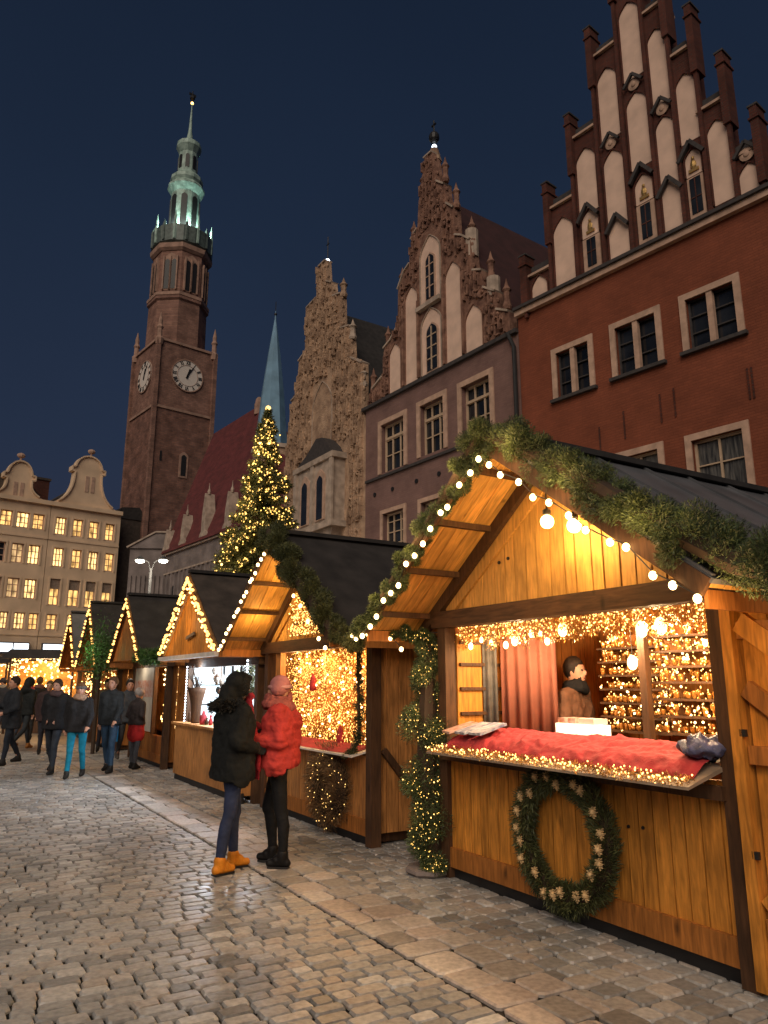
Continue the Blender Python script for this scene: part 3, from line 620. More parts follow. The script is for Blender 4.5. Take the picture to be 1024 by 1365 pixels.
# wreath
def wreath(name, label, loc, rz, R, r, n, m, flowers=0, lights=0, disc=False, L=.05, W=.006):
    t = thing(name, label, 'wreath', loc, rz)
    th = RNG.random(n)*2*PI; rr = (r*np.sqrt(RNG.random(n))) if not disc else 0; ph = RNG.random(n)*2*PI
    if disc:
        rad = R*np.sqrt(RNG.random(n)); Pq = np.stack([np.cos(th)*rad, -.05+RNG.normal(0, .03, n), np.sin(th)*rad], 1); D = np.stack([np.cos(th), np.full(n, -.6), np.sin(th)], 1)
    else:
        lump = 1+.18*np.sin(th*7)+.1*np.sin(th*17+1); Pq = np.stack([np.cos(th)*(R+np.cos(ph)*rr*lump), -.07+np.sin(ph)*rr*.6, np.sin(th)*(R+np.cos(ph)*rr*lump)], 1)
        D = np.stack([np.cos(th)*np.cos(ph)-.6*np.sin(th), np.sin(ph), np.sin(th)*np.cos(ph)+.6*np.cos(th)], 1)
    link('foliage', needles('foliage', Pq, L, W, D, .6), M[m], t)
    ringp = [(math.cos(a)*R*(.9 if disc else 1), -.04, math.sin(a)*R*(.9 if disc else 1)) for a in [2*PI*i/24 for i in range(25)]]
    MB().tube(ringp, .02 if disc else r*.45, 6).build('hoop', M['stem'], t)
    for i in range(flowers):
        a = 2*PI*(i+random.uniform(-.3, .3))/flowers; rd = R+random.uniform(-.6, .5)*r; c = Vector((math.cos(a)*rd, -.07-r*.65, math.sin(a)*rd)); k = random.uniform(.75, 1.25)
        fm = MB()
        for p in range(26):
            b = p*2.4; q = .012+.0011*p
            fm.bar(c+Vector((math.cos(b)*.004, -.004, math.sin(b)*.004)), c+Vector((math.cos(b)*q*1.1, -.016+.0005*p, math.sin(b)*q*1.1))*1.0, .014*k, .004)
        fm.ball(c+Vector((0, -.01, 0)), .017*k, 8, 5)
        fm.build('dried_flower', M['flower'], t)
    if lights:
        ps = Pq[:lights]+np.array([0, -.03, 0]); bulbs(t, ps, .005, M['bulb_dim'], 100, .0045, M['bulb_dim'])
    return t
wreath('fir_wreath', 'round fir wreath with dried flowers on the front of the large hut', L1(.08, -.04, .58), RZ, .41, .092, 16000, 'needles2', flowers=22, lights=0)
# plank door at the right
D1 = thing('plank_door', 'honey wood plank door with diagonal braces at the right edge of the large hut', 'door', L1(1.44, -.08, 0), RZ-.0)
vplanks(.14, 1.5, lambda x: .08, lambda x: 2.06, .05, .08, .17).build('door_boards', M['plank'], D1)
MB().bar((.09, .03, .03), (.09, .03, 2.1), .1, .07, up=(1, 0, 0)).build('door_stile', M['plank'], D1)
for z in (.35, 1.25, 1.95): MB().bar((.14, .025, z), (1.5, .025, z), .045, .1).build('door_rail', M['plank_dark'], D1)
MB().bar((.16, .02, 2.0), (1.2, .02, 1.2), .05, .12).build('door_brace', M['plank'], D1)
MB().bar((.16, .02, 1.62), (.7, .02, 1.22), .045, .1).build('door_brace', M['plank_dark'], D1)
MB().bar((.16, .02, .45), (1.0, .02, 1.24), .05, .1).build('door_brace', M['plank'], D1)
for z in (.7, 1.35): MB().box(.11, .15, -.02, .0, z, z+.04).build('hinge', M['black'], D1)
# ================================================================ HUT 2
sc2 = 2.95
H2 = thing('market_hut', 'wooden market hut with a glittering golden curtain behind the red coated person', 'market hut', P(sc2, 0), RZ, 'market huts in a row')
hut_shell(H2, 1.46, 1.68, 2.12, 3.42, .64, 2.6, 'board', 'soffit', 'roofdark', .88, 2.05, 2.2)
MB().bar((1.5, .1, .95), (1.5, .62, .35), .05, .07).build('side_brace', M['beam'], H2)
MB().bar((-.62, -.02, 2.42), (.95, -.02, 2.42), .04, .04).build('gable_batten', M['beam'], H2)
MB().box(-1.2, -1.05, -.02, .06, .9, 2.1).build('window_post', M['board'], H2)
cb = MB(); cb.add([(-1.4, -.22, .88), (1.38, -.22, .88), (1.38, .1, .95), (-1.4, .1, .95), (-1.4, -.22, .90), (1.38, -.22, .90), (1.38, .1, .97), (-1.4, .1, .97)],
                  [(0, 3, 2, 1), (4, 5, 6, 7), (0, 1, 5, 4), (1, 2, 6, 5), (2, 3, 7, 6), (3, 0, 4, 7)]).build('counter_board', M['snow'], H2)
def L2(x, y, z): return P(sc2-x, y, z)
o = tag(cloth_sheet(-1.3, 1.3, -.2, .1, lambda y: .905+(y+.22)*.22, 60, 10, .02, 7).build('counter_cloth', M['redcloth'], smooth=True), 'dark red cloth strip on the narrow counter of the glittering hut', 'cloth'); o.location = P(sc2, 0); o.rotation_euler = (0, 0, RZ)
# golden drapery
c = curtain('gold_curtain', 'golden glittering drapery filling the opening of the second hut', M['orange'], -1.15, .30, 1.38, .30, .9, 2.1, 15, .05, P(sc2, 0))
cnt = 3600; Px = RNG.uniform(-1.1, 1.34, cnt); Px = np.where(RNG.random(cnt) < .6, np.round(Px*6.5)/6.5+RNG.normal(0, .012, cnt), Px); Pz = RNG.uniform(.93, 2.08, cnt)
LC = thing('light_curtain', 'dense curtain of golden fairy lights in the opening of the second hut', 'fairy lights', P(sc2, 0), RZ)
pts = np.stack([Px, .16+RNG.normal(0, .05, cnt), Pz], 1)
bulbs(LC, pts[:100], .011, M['bulb'], 100); link('bulb', sparks('bulb_mass', pts[100:], RNG.choice([.004, .006, .009], cnt-100, p=[.5, .35, .15])), M['bulb_far'], LC, kind='stuff')
tp = np.stack([RNG.uniform(-1.12, 1.36, 9000), .2+RNG.normal(0, .05, 9000), RNG.uniform(.92, 2.1, 9000)], 1)
link('tinsel', needles('tinsel', tp, .04, .006, np.tile([0, 0, -1.], (9000, 1)), .5), M['goldleaf'], LC)
MB().box(-1.12, 1.36, .2, .21, 2.08, 2.1).build('rail', M['wire'], LC)
# gable glitter
cnt = 1600; Px = RNG.uniform(-.65, .95, cnt); Pz = 2.25+RNG.random(cnt)*(3.2-2.25); ok = (Pz < 3.12-.78*np.abs(Px-.02)); pts = np.stack([Px, -.06+RNG.normal(0, .02, cnt), Pz], 1)[ok]
GL = thing('light_net', 'net of fairy lights hanging in the gable of the second hut', 'fairy lights', P(sc2, 0), RZ)
bulbs(GL, pts, .009, M['bulb_mid'], 100, .0065, M['bulb_mid']); MB().bar((-.5, -.05, 2.25), (.9, -.05, 2.25), .008).build('wire', M['wire'], GL)
link('tinsel', needles('tinsel', np.repeat(pts, 4, 0)+RNG.normal(0, .03, (len(pts)*4, 3))*np.array([1, .2, 1]), .04, .008), M['goldleaf'], GL)
# red hanging decorations
for x, z, lb in ((-.42+.2, 1.62, 'red fabric star hanging in the golden curtain'), (.55, 1.02, 'small red parcel low in the golden curtain')):
    t = MB().lathe([(.01, .14), (.03, .1), (.05, .0), (.045, -.06), (.0, -.08)], n=8).build('hanging_ornament', M['redcloth'], smooth=True); tag(t, lb.replace('star', 'lantern'), 'ornament'); t.location = L2(x, .08, z)
light_string('light_string', 'string of warm bulbs up the left roof edge of the second hut', 'string lights', verge(1.66, 2.14, 3.36, -.70, 19, -1, -.02), .021, M['bulb'], P(sc2, 0), RZ)
light_string('light_string', 'few scattered warm bulbs on the right roof edge of the second hut', 'string lights', verge(1.60, 2.14, 3.36, -.66, 9, 1, -.12)[:5], .02, M['bulb'], P(sc2, 0), RZ)
garland('fir_garland', 'dark fir garland down the right roof edge of the second hut', [(-.25, -.66, 3.28), (0, -.66, 3.50), (.3, -.66, 3.28), (.8, -.66, 2.88), (1.3, -.66, 2.5), (1.75, -.62, 2.15), (2.1, -.5, 2.08)], [.12, .16, .19, .19, .19, .18, .12], 80000, P(sc2, 0), RZ, L=.036, W=.006, m='needles2')
garland('fir_garland', 'thin fir garland down the grey corner post of the second hut', [(1.36, -.14, 2.05), (1.38, -.14, 1.5), (1.4, -.14, 1.05), (1.2, -.2, .86)], [.05, .05, .06, .05], 3600, P(sc2, 0), RZ, L=.04, W=.006, m='needles2')
wreath('twig_wreath', 'round dark twig wreath with fairy lights below the golden hut counter', L2(.60, -.03, .52), RZ, .29, .17, 9000, 'twig', lights=120, L=.07, W=.006)
for x in (-.8, 0, .8): point('hut_light', L2(x, .1, 1.95), 7, WARM, .06)
point('gable_light', L2(-.2, -.3, 2.75), 9, (1, .62, .2), .05); point('gable_light', L2(-1.0, -.35, 2.4), 5, (1, .62, .2), .05); point('hut_light', L2(.3, -.35, 1.3), 2.5, WARM, .06)
# ================================================================ HUT 3
sc3 = 6.5
H3 = thing('market_hut', 'market hut with cold white interior light and a narrow gable of fairy lights', 'market hut', P(sc3, 0), RZ, 'market huts in a row')
hut_shell(H3, 1.72, 1.62, 2.12, 3.36, .6, 2.6, 'board', 'soffit', 'roofbrown', .93, 2.0, 2.06, rafters=False, sk=-.2)
def L3(x, y, z): return P(sc3-x, y, z)
vplanks(-1.5, 1.5, lambda x: 2.10, lambda x: 3.28-abs(x)*.765, -.55, -.52, .12).build('gable_front', M['plank'], H3)
MB().box(-1.55, 1.6, -.66, -.5, 2.03, 2.09).build('frosted_sill', M['snow'], H3)
MB().box(-1.74, 1.7, -.3, .1, .93, .97).build('counter_board', M['board'], H3)
MB().box(-1.66, 1.66, -.24, -.03, .1, .93).build('counter_front', M['board'], H3)
MB().box(-1.6, 1.66, .55, .57, .95, 2.06).build('light_panel', M['white_panel'], H3); MB().box(-1.66, -1.64, .04, .55, .95, 2.06).build('light_panel', M['white_panel'], H3)
for x in (-1.2, -.75, -.3, .2, .65, 1.1, 1.5): MB().box(x-.016, x+.016, .44, .47, .95, 2.06).build('panel_bar', M['black'], H3)
for z in (1.25, 1.6): MB().box(-1.6, 1.66, .44, .47, z, z+.025).build('panel_bar', M['black'], H3); MB().box(-1.63, -1.60, .05, .5, z, z+.025).build('panel_bar', M['black'], H3)
MB().bar((-.15, -.58, 2.36), (.3, -.58, 2.42), .02, .05).build('gable_ornament_bar', M['greypost'], H3)
# dark goblet sculpture, lantern things on counter
t = thing('dark_vase', 'tall dark flared vase with dry branches on the counter of the white lit hut', 'vase', L3(-.95, -.1, .97), RZ)
MB().lathe([(.07, 0), (.08, .03), (.09, .3), (.14, .5), (.17, .6), (.15, .6)], n=14).build('vase', M['beam'], t, smooth=True)
bq = MB()
for i in range(26):
    a = random.random()*2*PI; r = random.uniform(.05, .2); bq.tube([(0, 0, .5), (math.cos(a)*r*.5, math.sin(a)*r*.5, .7), (math.cos(a)*r, math.sin(a)*r, random.uniform(.75, 1.0))], .006, 4)
bq.build('branches', M['stem'], t)
t = tag(MB().lathe([(.06, 0), (.065, .04), (.06, .14), (.03, .17), (.02, .22)], n=10).build('red_pot', M['redcloth'], smooth=True), 'small red pot on the counter of the white lit hut', 'pot'); t.location = L3(-.45, -.12, .97)
t = thing('dark_fir_sprig', 'dark leafy branch hanging in the white lit hut window', 'branch', L3(1.15, .1, 2.0), RZ)
n = 1500; a = RNG.random(n); link('foliage', needles('foliage', np.stack([RNG.normal(0, .16, n)*(1.2-a), RNG.normal(0, .05, n), -a*.55], 1), .05, .014), M['needles2'], t); MB().tube([(0, 0, .05), (0, 0, -.5)], .008, 5).build('stem', M['stem'], t)
t = thing('hanging_ornaments', 'dark ornaments hanging against the white light inside the third hut', 'ornaments', L3(0, .25, 0), RZ)
for k in range(16):
    x, z = random.uniform(-1.5, 1.5), random.uniform(1.5, 1.92); MB().tube([(0, 0, 0), (0, 0, 2.06-z)], .003, 4).lathe([(.01, -.09), (.04, -.05), (.045, 0), (.02, .04)], n=8).build('ornament', M[random.choice(['black', 'beam', 'needles2', 'greypost'])], t); LAST[0].location = (x, random.uniform(-.1, .1), z)
t = thing('dark_figurines', 'row of small dark figurines on the counter of the white lit hut', 'figurines', L3(0, 0, .97), RZ)
for x in (-1.4, -1.2, -.6, -.35, -.2, .1, .3, .45, .7, .9, 1.1, 1.25):
    h = random.uniform(.1, .34); MB().lathe([(.03, 0), (.035, h*.4), (.015, h*.7), (.025, h*.85), (.01, h)], n=8).build('figurine', random.choice([M['beam'], M['orange'], M['redcloth']]), t, smooth=True)
    LAST[0].location = (x, random.uniform(-.2, 0), 0)
vs = verge(1.55, 2.16, 3.36, -.66, 36, -1); vs2 = verge(1.55, 2.16, 3.36, -.66, 36, 1)
light_string('light_string', 'dense warm light chain up both edges of the white lit hut gable', 'string lights', [(a+random.uniform(-.03, .03), b, c+random.uniform(-.03, .03)) for a, b, c in vs+vs2[::-1]], .023, M['bulb_far'], P(sc3, 0), RZ)
vs = verge(1.4, 2.16, 3.22, -.64, 30, -1); vs2 = verge(1.4, 2.16, 3.22, -.64, 30, 1)
light_string('light_string', 'inner second light chain inside the white lit hut gable', 'string lights', [(a+random.uniform(-.04, .04), b, c+random.uniform(-.04, .04)) for a, b, c in vs+vs2[::-1]], .015, M['bulb_mid'], P(sc3, 0), RZ)
point('gable_light', L3(-.1, -.9, 2.6), 6, WARM, .1)
def area(name, loc, rz, sx, sz, W, col, tilt=0):
    l = bpy.data.lights.new(name, 'AREA'); l.shape = 'RECTANGLE'; l.size = sx; l.size_y = sz; l.energy = W; l.color = col
    o = bpy.data.objects.new(name, l); COL.objects.link(o); o.location = loc; o.rotation_euler = (-PI/2+tilt, 0, rz); return o
area('white_hut_light', L3(0, .42, 1.85), RZ, 3.0, .3, 150, (.78, .88, 1), .5)
point('white_hut_light', L3(-.9, -.15, 1.9), 9, (.8, .9, 1), .1); point('white_hut_light', L3(.6, -.0, 1.9), 7, (.8, .9, 1), .1)
light_string('light_string', 'short chain of white bulbs down the window post of the white lit hut', 'string lights', [(-1.62, -.1, 1.0+i*.05) for i in range(20)], .013, M['bulb_white'], P(sc3, 0), RZ)
light_string('light_string', 'chain of white bulbs down the right side of the white lit hut window', 'string lights', [(1.45, -.1, 1.0+i*.055) for i in range(19)], .015, M['bulb_white'], P(sc3, 0), RZ)
# ================================================================ HUT 4 and the farther huts
sc4 = 11.1
H4 = thing('market_hut', 'market hut with pale poster panel and dark base behind the small shopper in red', 'market hut', P(sc4, 0), RZ, 'market huts in a row')
hut_shell(H4, 1.42, 1.5, 2.1, 3.45, .6, 1.9, 'plank_dark', 'plank_dark', 'roofdark', .6, 2.0, 2.12, rafters=False, back=True)
def L4(x, y, z): return P(sc4-x, y, z)
MB().box(-1.36, .35, -.03, .01, .64, 1.98).build('poster_panel', M['poster'], H4)
MB().box(-1.36, .35, -.034, -.031, 1.35, 1.7).build('poster_picture', M['paper'], H4)
MB().box(.35, .43, -.04, .04, .6, 2.0).build('window_post', M['beam'], H4)
MB().box(-1.38, 1.38, .45, .47, .6, 2.0).build('inner_wall', M['orange'], H4)
vplanks(-1.4, 1.4, lambda x: 2.12, lambda x: 3.34-abs(x)*.88, -.56, -.53, .12).build('gable_front', M['plank_dark'], H4)
point('hut_light', L4(.9, .2, 1.85), 12, (1, .72, .4), .06); point('poster_light', L4(-.5, -.3, 1.95), 5, (1, .85, .65), .06)
GL = thing('light_cluster', 'cluster of gold and white fairy lights in the window of the poster hut', 'fairy lights', P(sc4, 0), RZ)
bulbs(GL, np.stack([RNG.uniform(.45, 1.36, 260), RNG.uniform(.1, .4, 260), RNG.uniform(.75, 1.98, 260)], 1), .016, M['bulb'], 60, .013, M['bulb_mid'])
def chain(sc_, hw, eave, peak, lb, k=22, r=.024, y=-.66):
    vs = verge(hw, eave, peak, y, k, -1); vs2 = verge(hw, eave, peak, y, k, 1)
    return light_string('light_string', lb, 'string lights', [(a+random.uniform(-.02, .02), b, c+random.uniform(-.02, .02)) for a, b, c in vs+vs2[::-1]], r, M['bulb_far'], P(sc_, 0), RZ)
chain(sc4, 1.46, 2.12, 3.42, 'warm light chain up both edges of the poster hut gable', 22, .024)
garland('fir_garland', 'green fir garland along the eaves between the poster hut and the white lit hut', [(1.3, -.6, 2.2), (1.8, -.6, 2.12), (2.4, -.6, 2.1), (2.9, -.55, 2.12)], .13, 4200, P(sc4, 0), RZ, L=.08, W=.014, m='leafgreen')
for sc_, lb, D in ((15.7, 'small far market hut with two light chains beyond the poster hut', 1.8), (19.0, 'farthest small market hut with a bright gable chain near the cream houses', 1.8)):
    h = thing('market_hut', lb, 'market hut', P(sc_, 0), RZ, 'market huts in a row')
    hut_shell(h, 1.35, 1.5, 2.1, 3.7, .6, D, 'plank_dark', 'plank_dark', 'roofdark', .9, 2.0, 2.12, rafters=False)
    MB().box(-1.3, 1.3, .45, .47, .9, 2.0).build('inner_wall', M['orange'], h)
    point('hut_light', P(sc_, .25, 1.8), 16, (1, .68, .35), .06)
    chain(sc_, 1.46, 2.12, 3.68, 'warm light chain on the gable of the '+lb.split(' with')[0].split(' at')[0].replace('small ', ''), 19, .026)
    t = thing('light_cluster', 'fairy lights filling the window of the '+lb.split(' with')[0].split(' at')[0], 'fairy lights', P(sc_, 0), RZ)
    bulbs(t, np.stack([RNG.uniform(-1.25, 1.25, 200), RNG.uniform(.0, .4, 200), RNG.uniform(.95, 1.98, 200)], 1), .02, M['bulb_mid'], 60, .018, M['bulb_mid'])
t = thing('fir_bush', 'green lit fir clump on the eaves beyond the poster hut', 'fir branches', P(13.8, -.6, 2.1), RZ)
n = 3000; link('foliage', needles('foliage', np.stack([RNG.normal(0, .3, n), RNG.normal(0, .2, n), RNG.normal(.25, .32, n)], 1), .1, .02), M['leafgreen'], t); MB().tube([(0, 0, -2.1), (0, 0, .6)], .05, 6).build('stem', M['stem'], t)
point('green_light', P(13.6, -1.0, 2.4), 5, (.6, 1, .4), .1)
# far stalls under canopies
for i, (X, Y, w_, lb) in enumerate(((-17.6, 33.5, 3.4, 'leftmost long canopy stall glowing with lights before the cream houses'), (-14.0, 32, 3.2, 'middle canopy stall with red roof edge lights before the cream houses'), (-11.8, 26.5, 2.0, 'canopy stall with warm lights beside the far huts'))):
    t = thing('market_stall', lb, 'market stall', (X, Y, 0), math.radians(12), 'far canopy stalls')
    MB().box(-w_/2, w_/2, -.6, .6, 0, 1.0).build('counter', M['beam'], t)
    MB().prism([(-w_/2-.3, 2.45), (w_/2+.3, 2.45), (w_/2, 2.75), (-w_/2, 2.75)], -1.0, 1.0).build('canopy', M['roofdark'], t)
    for sx in (-1, 1):
        for sy in (-.85, .85): MB().tube([(sx*w_/2, sy, 0), (sx*w_/2, sy, 2.46)], .04, 6).build('post', M['beam'], t)
    MB().box(-w_/2, w_/2, .5, .55, 1.0, 2.4).build('back_cloth', M['orange'], t)
    n = 240; g_ = thing('light_cluster', 'fairy lights under the '+lb.split(' stall')[0]+' stall', 'fairy lights', (X, Y, 0), math.radians(12))
    bulbs(g_, [(random.uniform(-w_/2, w_/2), random.uniform(-1.0, .3), random.choice([2.45, 2.5, 2.2, 1.9, 1.5, 1.2])+random.gauss(0, .1)) for _ in range(n)], .035, M['bulb'], 60, .028, M['bulb_mid'])
    point('stall_light', (X, Y-.3, 2.2), 45, (1, .68, .36), .1)
# ================================================================ BUILDINGS
def skin_wall(t, name, m, x0, x1, z0, z1, holes, reveal=.22, D=8, top=True):
    xs = sorted({x0, x1, *[h[0] for h in holes], *[h[1] for h in holes]}); zs = sorted({z0, z1, *[h[2] for h in holes], *[h[3] for h in holes]})
    mb = MB()
    for i in range(len(xs)-1):
        for j in range(len(zs)-1):
            cx, cz = (xs[i]+xs[i+1])/2, (zs[j]+zs[j+1])/2
            if any(h[0] < cx < h[1] and h[2] < cz < h[3] for h in holes): continue
            mb.add([(xs[i], 0, zs[j]), (xs[i+1], 0, zs[j]), (xs[i+1], 0, zs[j+1]), (xs[i], 0, zs[j+1])], [(0, 1, 2, 3)])
    for a, b, c, d in holes:
        r = reveal
        mb.add([(a, 0, c), (b, 0, c), (b, 0, d), (a, 0, d), (a, r, c), (b, r, c), (b, r, d), (a, r, d)], [(0, 4, 5, 1), (1, 5, 6, 2), (2, 6, 7, 3), (3, 7, 4, 0)])
    mb.box(x0+.001, x1-.001, reveal+.04, D, z0, z1)
    mb.add([(x0, 0, z0), (x0, reveal+.05, z0), (x0, reveal+.05, z1), (x0, 0, z1)], [(0, 3, 2, 1)]); mb.add([(x1, 0, z0), (x1, reveal+.05, z0), (x1, reveal+.05, z1), (x1, 0, z1)], [(0, 1, 2, 3)])
    mb.add([(x0, 0, z1), (x1, 0, z1), (x1, reveal+.05, z1), (x0, reveal+.05, z1)], [(0, 1, 2, 3)])
    return mb.build(name, m, t)
def window(t, h, pane, nx, nz, fr='winframe', fw=.06, yp=.18, surround=None, sw=.16, sill=None, head=None, heavy=False, arch=False, mw=.035):
    a, b, c, d = h; mb = MB(); y0, y1 = yp-.07, yp-.02
    mb.box(a, a+fw, y0, y1, c, d); mb.box(b-fw, b, y0, y1, c, d); mb.box(a+fw, b-fw, y0, y1, c, c+fw); mb.box(a+fw, b-fw, y0, y1, d-fw, d)
    for i in range(1, nx): x = a+(b-a)*i/nx; k = fw*.8 if heavy or nx <= 3 else mw; mb.box(x-k/2, x+k/2, y0+.003, y1-.003, c+fw, d-fw)
    for z in (nz if isinstance(nz, (list, tuple)) else [j/nz for j in range(1, nz)]):
        z = c+(d-c)*z; mb.box(a+fw, b-fw, y0+.006, y1-.006, z-mw/2, z+mw/2)
    w_ = mb.build('window', M[fr], t)
    MB().add([(a, yp, c), (b, yp, c), (b, yp, d), (a, yp, d)], [(0, 1, 2, 3)]).build('pane', M[pane] if isinstance(pane, str) else pane, w_)
    if surround:
        s_ = MB(); k = sw
        s_.box(a-k, a, -.05, .02, c-.02, d+k); s_.box(b, b+k, -.05, .02, c-.02, d+k); s_.box(a, b, -.05, .02, d, d+k)
        s_.build('surround', M[surround], w_)
    if sill: MB().box(a-sw-.06, b+sw+.06, -.13, .03, c-.12, c-.025).build('sill', M[sill], w_)
    return w_
def lancet(x0, x1, z0, zt, k=.5, n=8):
    """pointed-arch outline (ccw from lower left seen from the front)"""
    w_ = x1-x0; H = min(w_*(.5+.35*min(k, .6)), (zt-z0)*.6); sp = zt-H; cx = (x0+x1)/2
    R = [(cx+w_/2*(1-(i/n)**1.9), sp+H*(i/n)**.92) for i in range(n+1)]
    return [(x0, z0), (x1, z0)]+R+[(2*cx-x, z) for x, z in R[::-1]][1:]
def niche(t, x0, x1, z0, zt, m='niche', k=.5, y=-.012, mould='redbrick', name='niche_panel'):
    po = lancet(x0, x1, z0, zt, k); o = MB().prism(po, y, .05).build(name, M[m], t)
    if mould:
        mb = MB(); pts = po[1:]+[po[0]]
        for i in range(len(pts)-2):
            a, b = pts[i], pts[i+1]
            if math.hypot(a[0]-b[0], a[1]-b[1]) > .01: mb.bar((a[0], -.03, a[1]), (b[0], -.03, b[1]), .07, .03)
        mb.bar((x0, -.03, po[-1][1]), (x0, -.03, z0), .07, .03); mb.build('arch_moulding', M[mould], o)
    return o
BX = dict()
# ---- red house, facade frame: origin at junction with the mauve house, x to the right, y back
A39 = math.radians(39.5)-PI/2
RH = thing('gabled_house', 'tall red brick house with stepped gothic gable and cream niches at far right', 'house', (4.35, 22, 0), A39)
ups = [(1.42, 2.57, 9.98, 11.42), (3.48, 4.72, 10.0, 11.44), (5.60, 6.86, 10.02, 11.42)]
los = [(1.1, 2.4, 6.0, 7.6), (3.31, 4.47, 5.9, 7.63), (5.40, 6.68, 5.85, 7.60)]
ext = [(8.0, 9.3, 10.0, 11.44), (10.2, 11.5, 10.0, 11.44), (8.0, 9.3, 5.85, 7.6), (10.2, 11.5, 5.85, 7.6)]
skin_wall(RH, 'facade_wall', M['redwall'], 0, 13, 0, 13.2, ups+los+ext, D=10)
for h in ups+ext[:2]: window(RH, h, 'glassdark', 2, [.33, .66], fr='darkstone', surround='trim', sw=.17, sill='darkstone', fw=.05, heavy=True)
for h in ups+ext[:2]: MB().box((h[0]+h[1])/2-.075, (h[0]+h[1])/2+.075, -.02, .12, h[2], h[3]).build('stone_mullion', M['trim'], RH)
mcur = mat('net_curtain_glass', (.10, .095, .085), .3, var=.7, nscale=4, stretch=(5, 1, .5), hue=(.015, .016, .018))
for h in los+ext[2:]: window(RH, h, mcur, 2, [.62], surround='trim', sw=.17, sill='darkstone', fw=.07, heavy=True)
for x, z in ((2.75, 8.35), (3.55, 8.6), (4.65, 8.75), (5.05, 8.8), (6.95, 8.7), (7.05, 8.7)): MB().box(x-.02, x+.02, -.025, .0, z-.45, z+.35).build('wall_anchor', M['redbrick'], RH)
MB().box(-.02, 13, -.16, .1, 13.18, 13.36).build('cornice', M['trim'], RH)
MB().box(-.02, 13, -.24, .1, 13.36, 13.46).build('cornice_ledge', M['darkstone'], RH)
steps = [(.25, .55, 15.2), (.55, 1.45, 14.5), (1.45, 2.4, 16.45), (2.4, 3.35, 18.4), (3.35, 4.3, 20.75), (4.3, 5.2, 22.6), (5.2, 5.9, 20.8), (5.7, 6.5, 18.8), (6.4, 7.2, 16.7), (7.2, 7.95, 14.8), (7.95, 8.1, 14.0)]
steps = [(.3, 1.45, 14.5), (1.45, 2.45, 16.45), (2.45, 3.38, 18.4), (3.38, 4.28, 20.75), (4.28, 5.12, 23.0), (5.12, 5.78, 20.95), (5.78, 6.42, 18.9), (6.42, 7.15, 16.7), (7.15, 7.85, 14.8)]
gb = MB(); tl = MB()
for a, b, z in steps:
    gb.box(a, b, .0, .7, 13.46, z)
    MB().box(a+.02, b-.02, -.1, .78, z-.14, z-.06).build('step_coping', M['trim'], RH)
    tl.prism([(a+.05, z-.06), (b-.05, z-.06), (b-.12, z+.28), (a+.12, z+.28)], .1, .6)
gb.build('stepped_gable', M['redbrick'], RH); tl.build('step_tiles', M['darkstone'], RH)
for x, z, w_ in ((.43, 15.2, .3), (1.46, 17.3, .24), (2.46, 19.2, .24), (3.40, 21.75, .26), (4.3, 24.2, .26), (5.16, 24.0, .24), (5.86, 21.7, .24), (6.56, 20.0, .24), (7.25, 17.9, .24), (7.9, 15.8, .24)):
    m_ = MB().box(x-.05, x+.05, -.12, .0, 13.46, z-2.2); m_.box(x-w_/2+.02, x+w_/2-.02, -.18, .28, max(13.46, z-2.2), z-.42); m_.box(x-w_/2-.015, x+w_/2+.015, -.22, .32, z-.42, z-.36); m_.box(x-w_/2+.03, x+w_/2-.03, -.2, .26, z-.34, z-.06)
    p_ = m_.build('gable_pier', M['redbrick'], RH)
    MB().box(x-w_/2-.005, x+w_/2+.005, -.22, .3, z-.06, z-.01).build('pier_cap', M['darkstone'], p_)
    MB().tube([(x, .03, z-.01), (x, .03, z+.1), (x, .03, z+.16)], [.07, .05, .005], 8).build('finial', M['darkstone'], p_)
for x in (3.9-.55, 4.74, 5.5): pass
for a, b, z0, zt in ((.66, 1.26, 13.5, 14.3), (1.60, 2.33, 13.6, 15.85), (2.60, 3.27, 15.5, 17.75), (3.54, 4.18, 17.5, 20.0), (4.43, 5.06, 19.0, 21.7), (5.26, 5.78, 17.6, 20.1), (5.95, 6.47, 15.9, 18.05), (6.66, 7.17, 13.65, 16.1), (7.33, 7.82, 13.6, 14.4),
                    (3.54, 4.18, 13.58, 17.1), (4.43, 5.06, 16.0, 18.5), (5.26, 5.78, 13.55, 17.15)):
    niche(RH, a-.025, b+.025, z0, zt)
for a, b, z0, zt in ((2.62, 3.25, 14.7, 15.6), (4.45, 5.04, 14.85, 15.75), (5.97, 6.45, 14.85, 15.65)):   # tympana over the gable windows
    niche(RH, a, b, z0, zt, name='tympanum')
    cx = (a+b)/2; MB().ball((cx, -.05, z0+.3), .09, 8, 6, (1, .5, 1.5)).ball((cx, -.05, z0+.5), .05, 8, 6, (1, .5, 1)).box(cx-.14, cx+.14, -.06, -.02, z0+.1, z0+.18).build('gilded_ornament', M['gold'], RH)
    q = MB(); q.box(a+.02, b-.02, -.04, .0, 13.5, z0-.05); w_ = q.build('window', M['trim'], RH)
    MB().box(cx-.15, cx+.15, -.06, -.03, 13.7, z0-.1).build('pane', M['glassdark'], w_)
    MB().box(cx-.012, cx+.012, -.075, -.055, 13.7, z0-.1).box(cx-.15, cx+.15, -.075, -.057, 14.15, 14.18).build('frame', M['redbrick'], w_)
for cx, z in ((2.92, 15.75), (3.86, 14.9), (4.74, 16.05), (5.52, 15.15), (6.2, 15.85)):
    MB().bar((cx-.36, -.12, z-.5), (cx, -.12, z), .1, .1).bar((cx, -.12, z), (cx+.36, -.12, z-.5), .1, .1).build('gable_hood', M['darkstone'], RH)
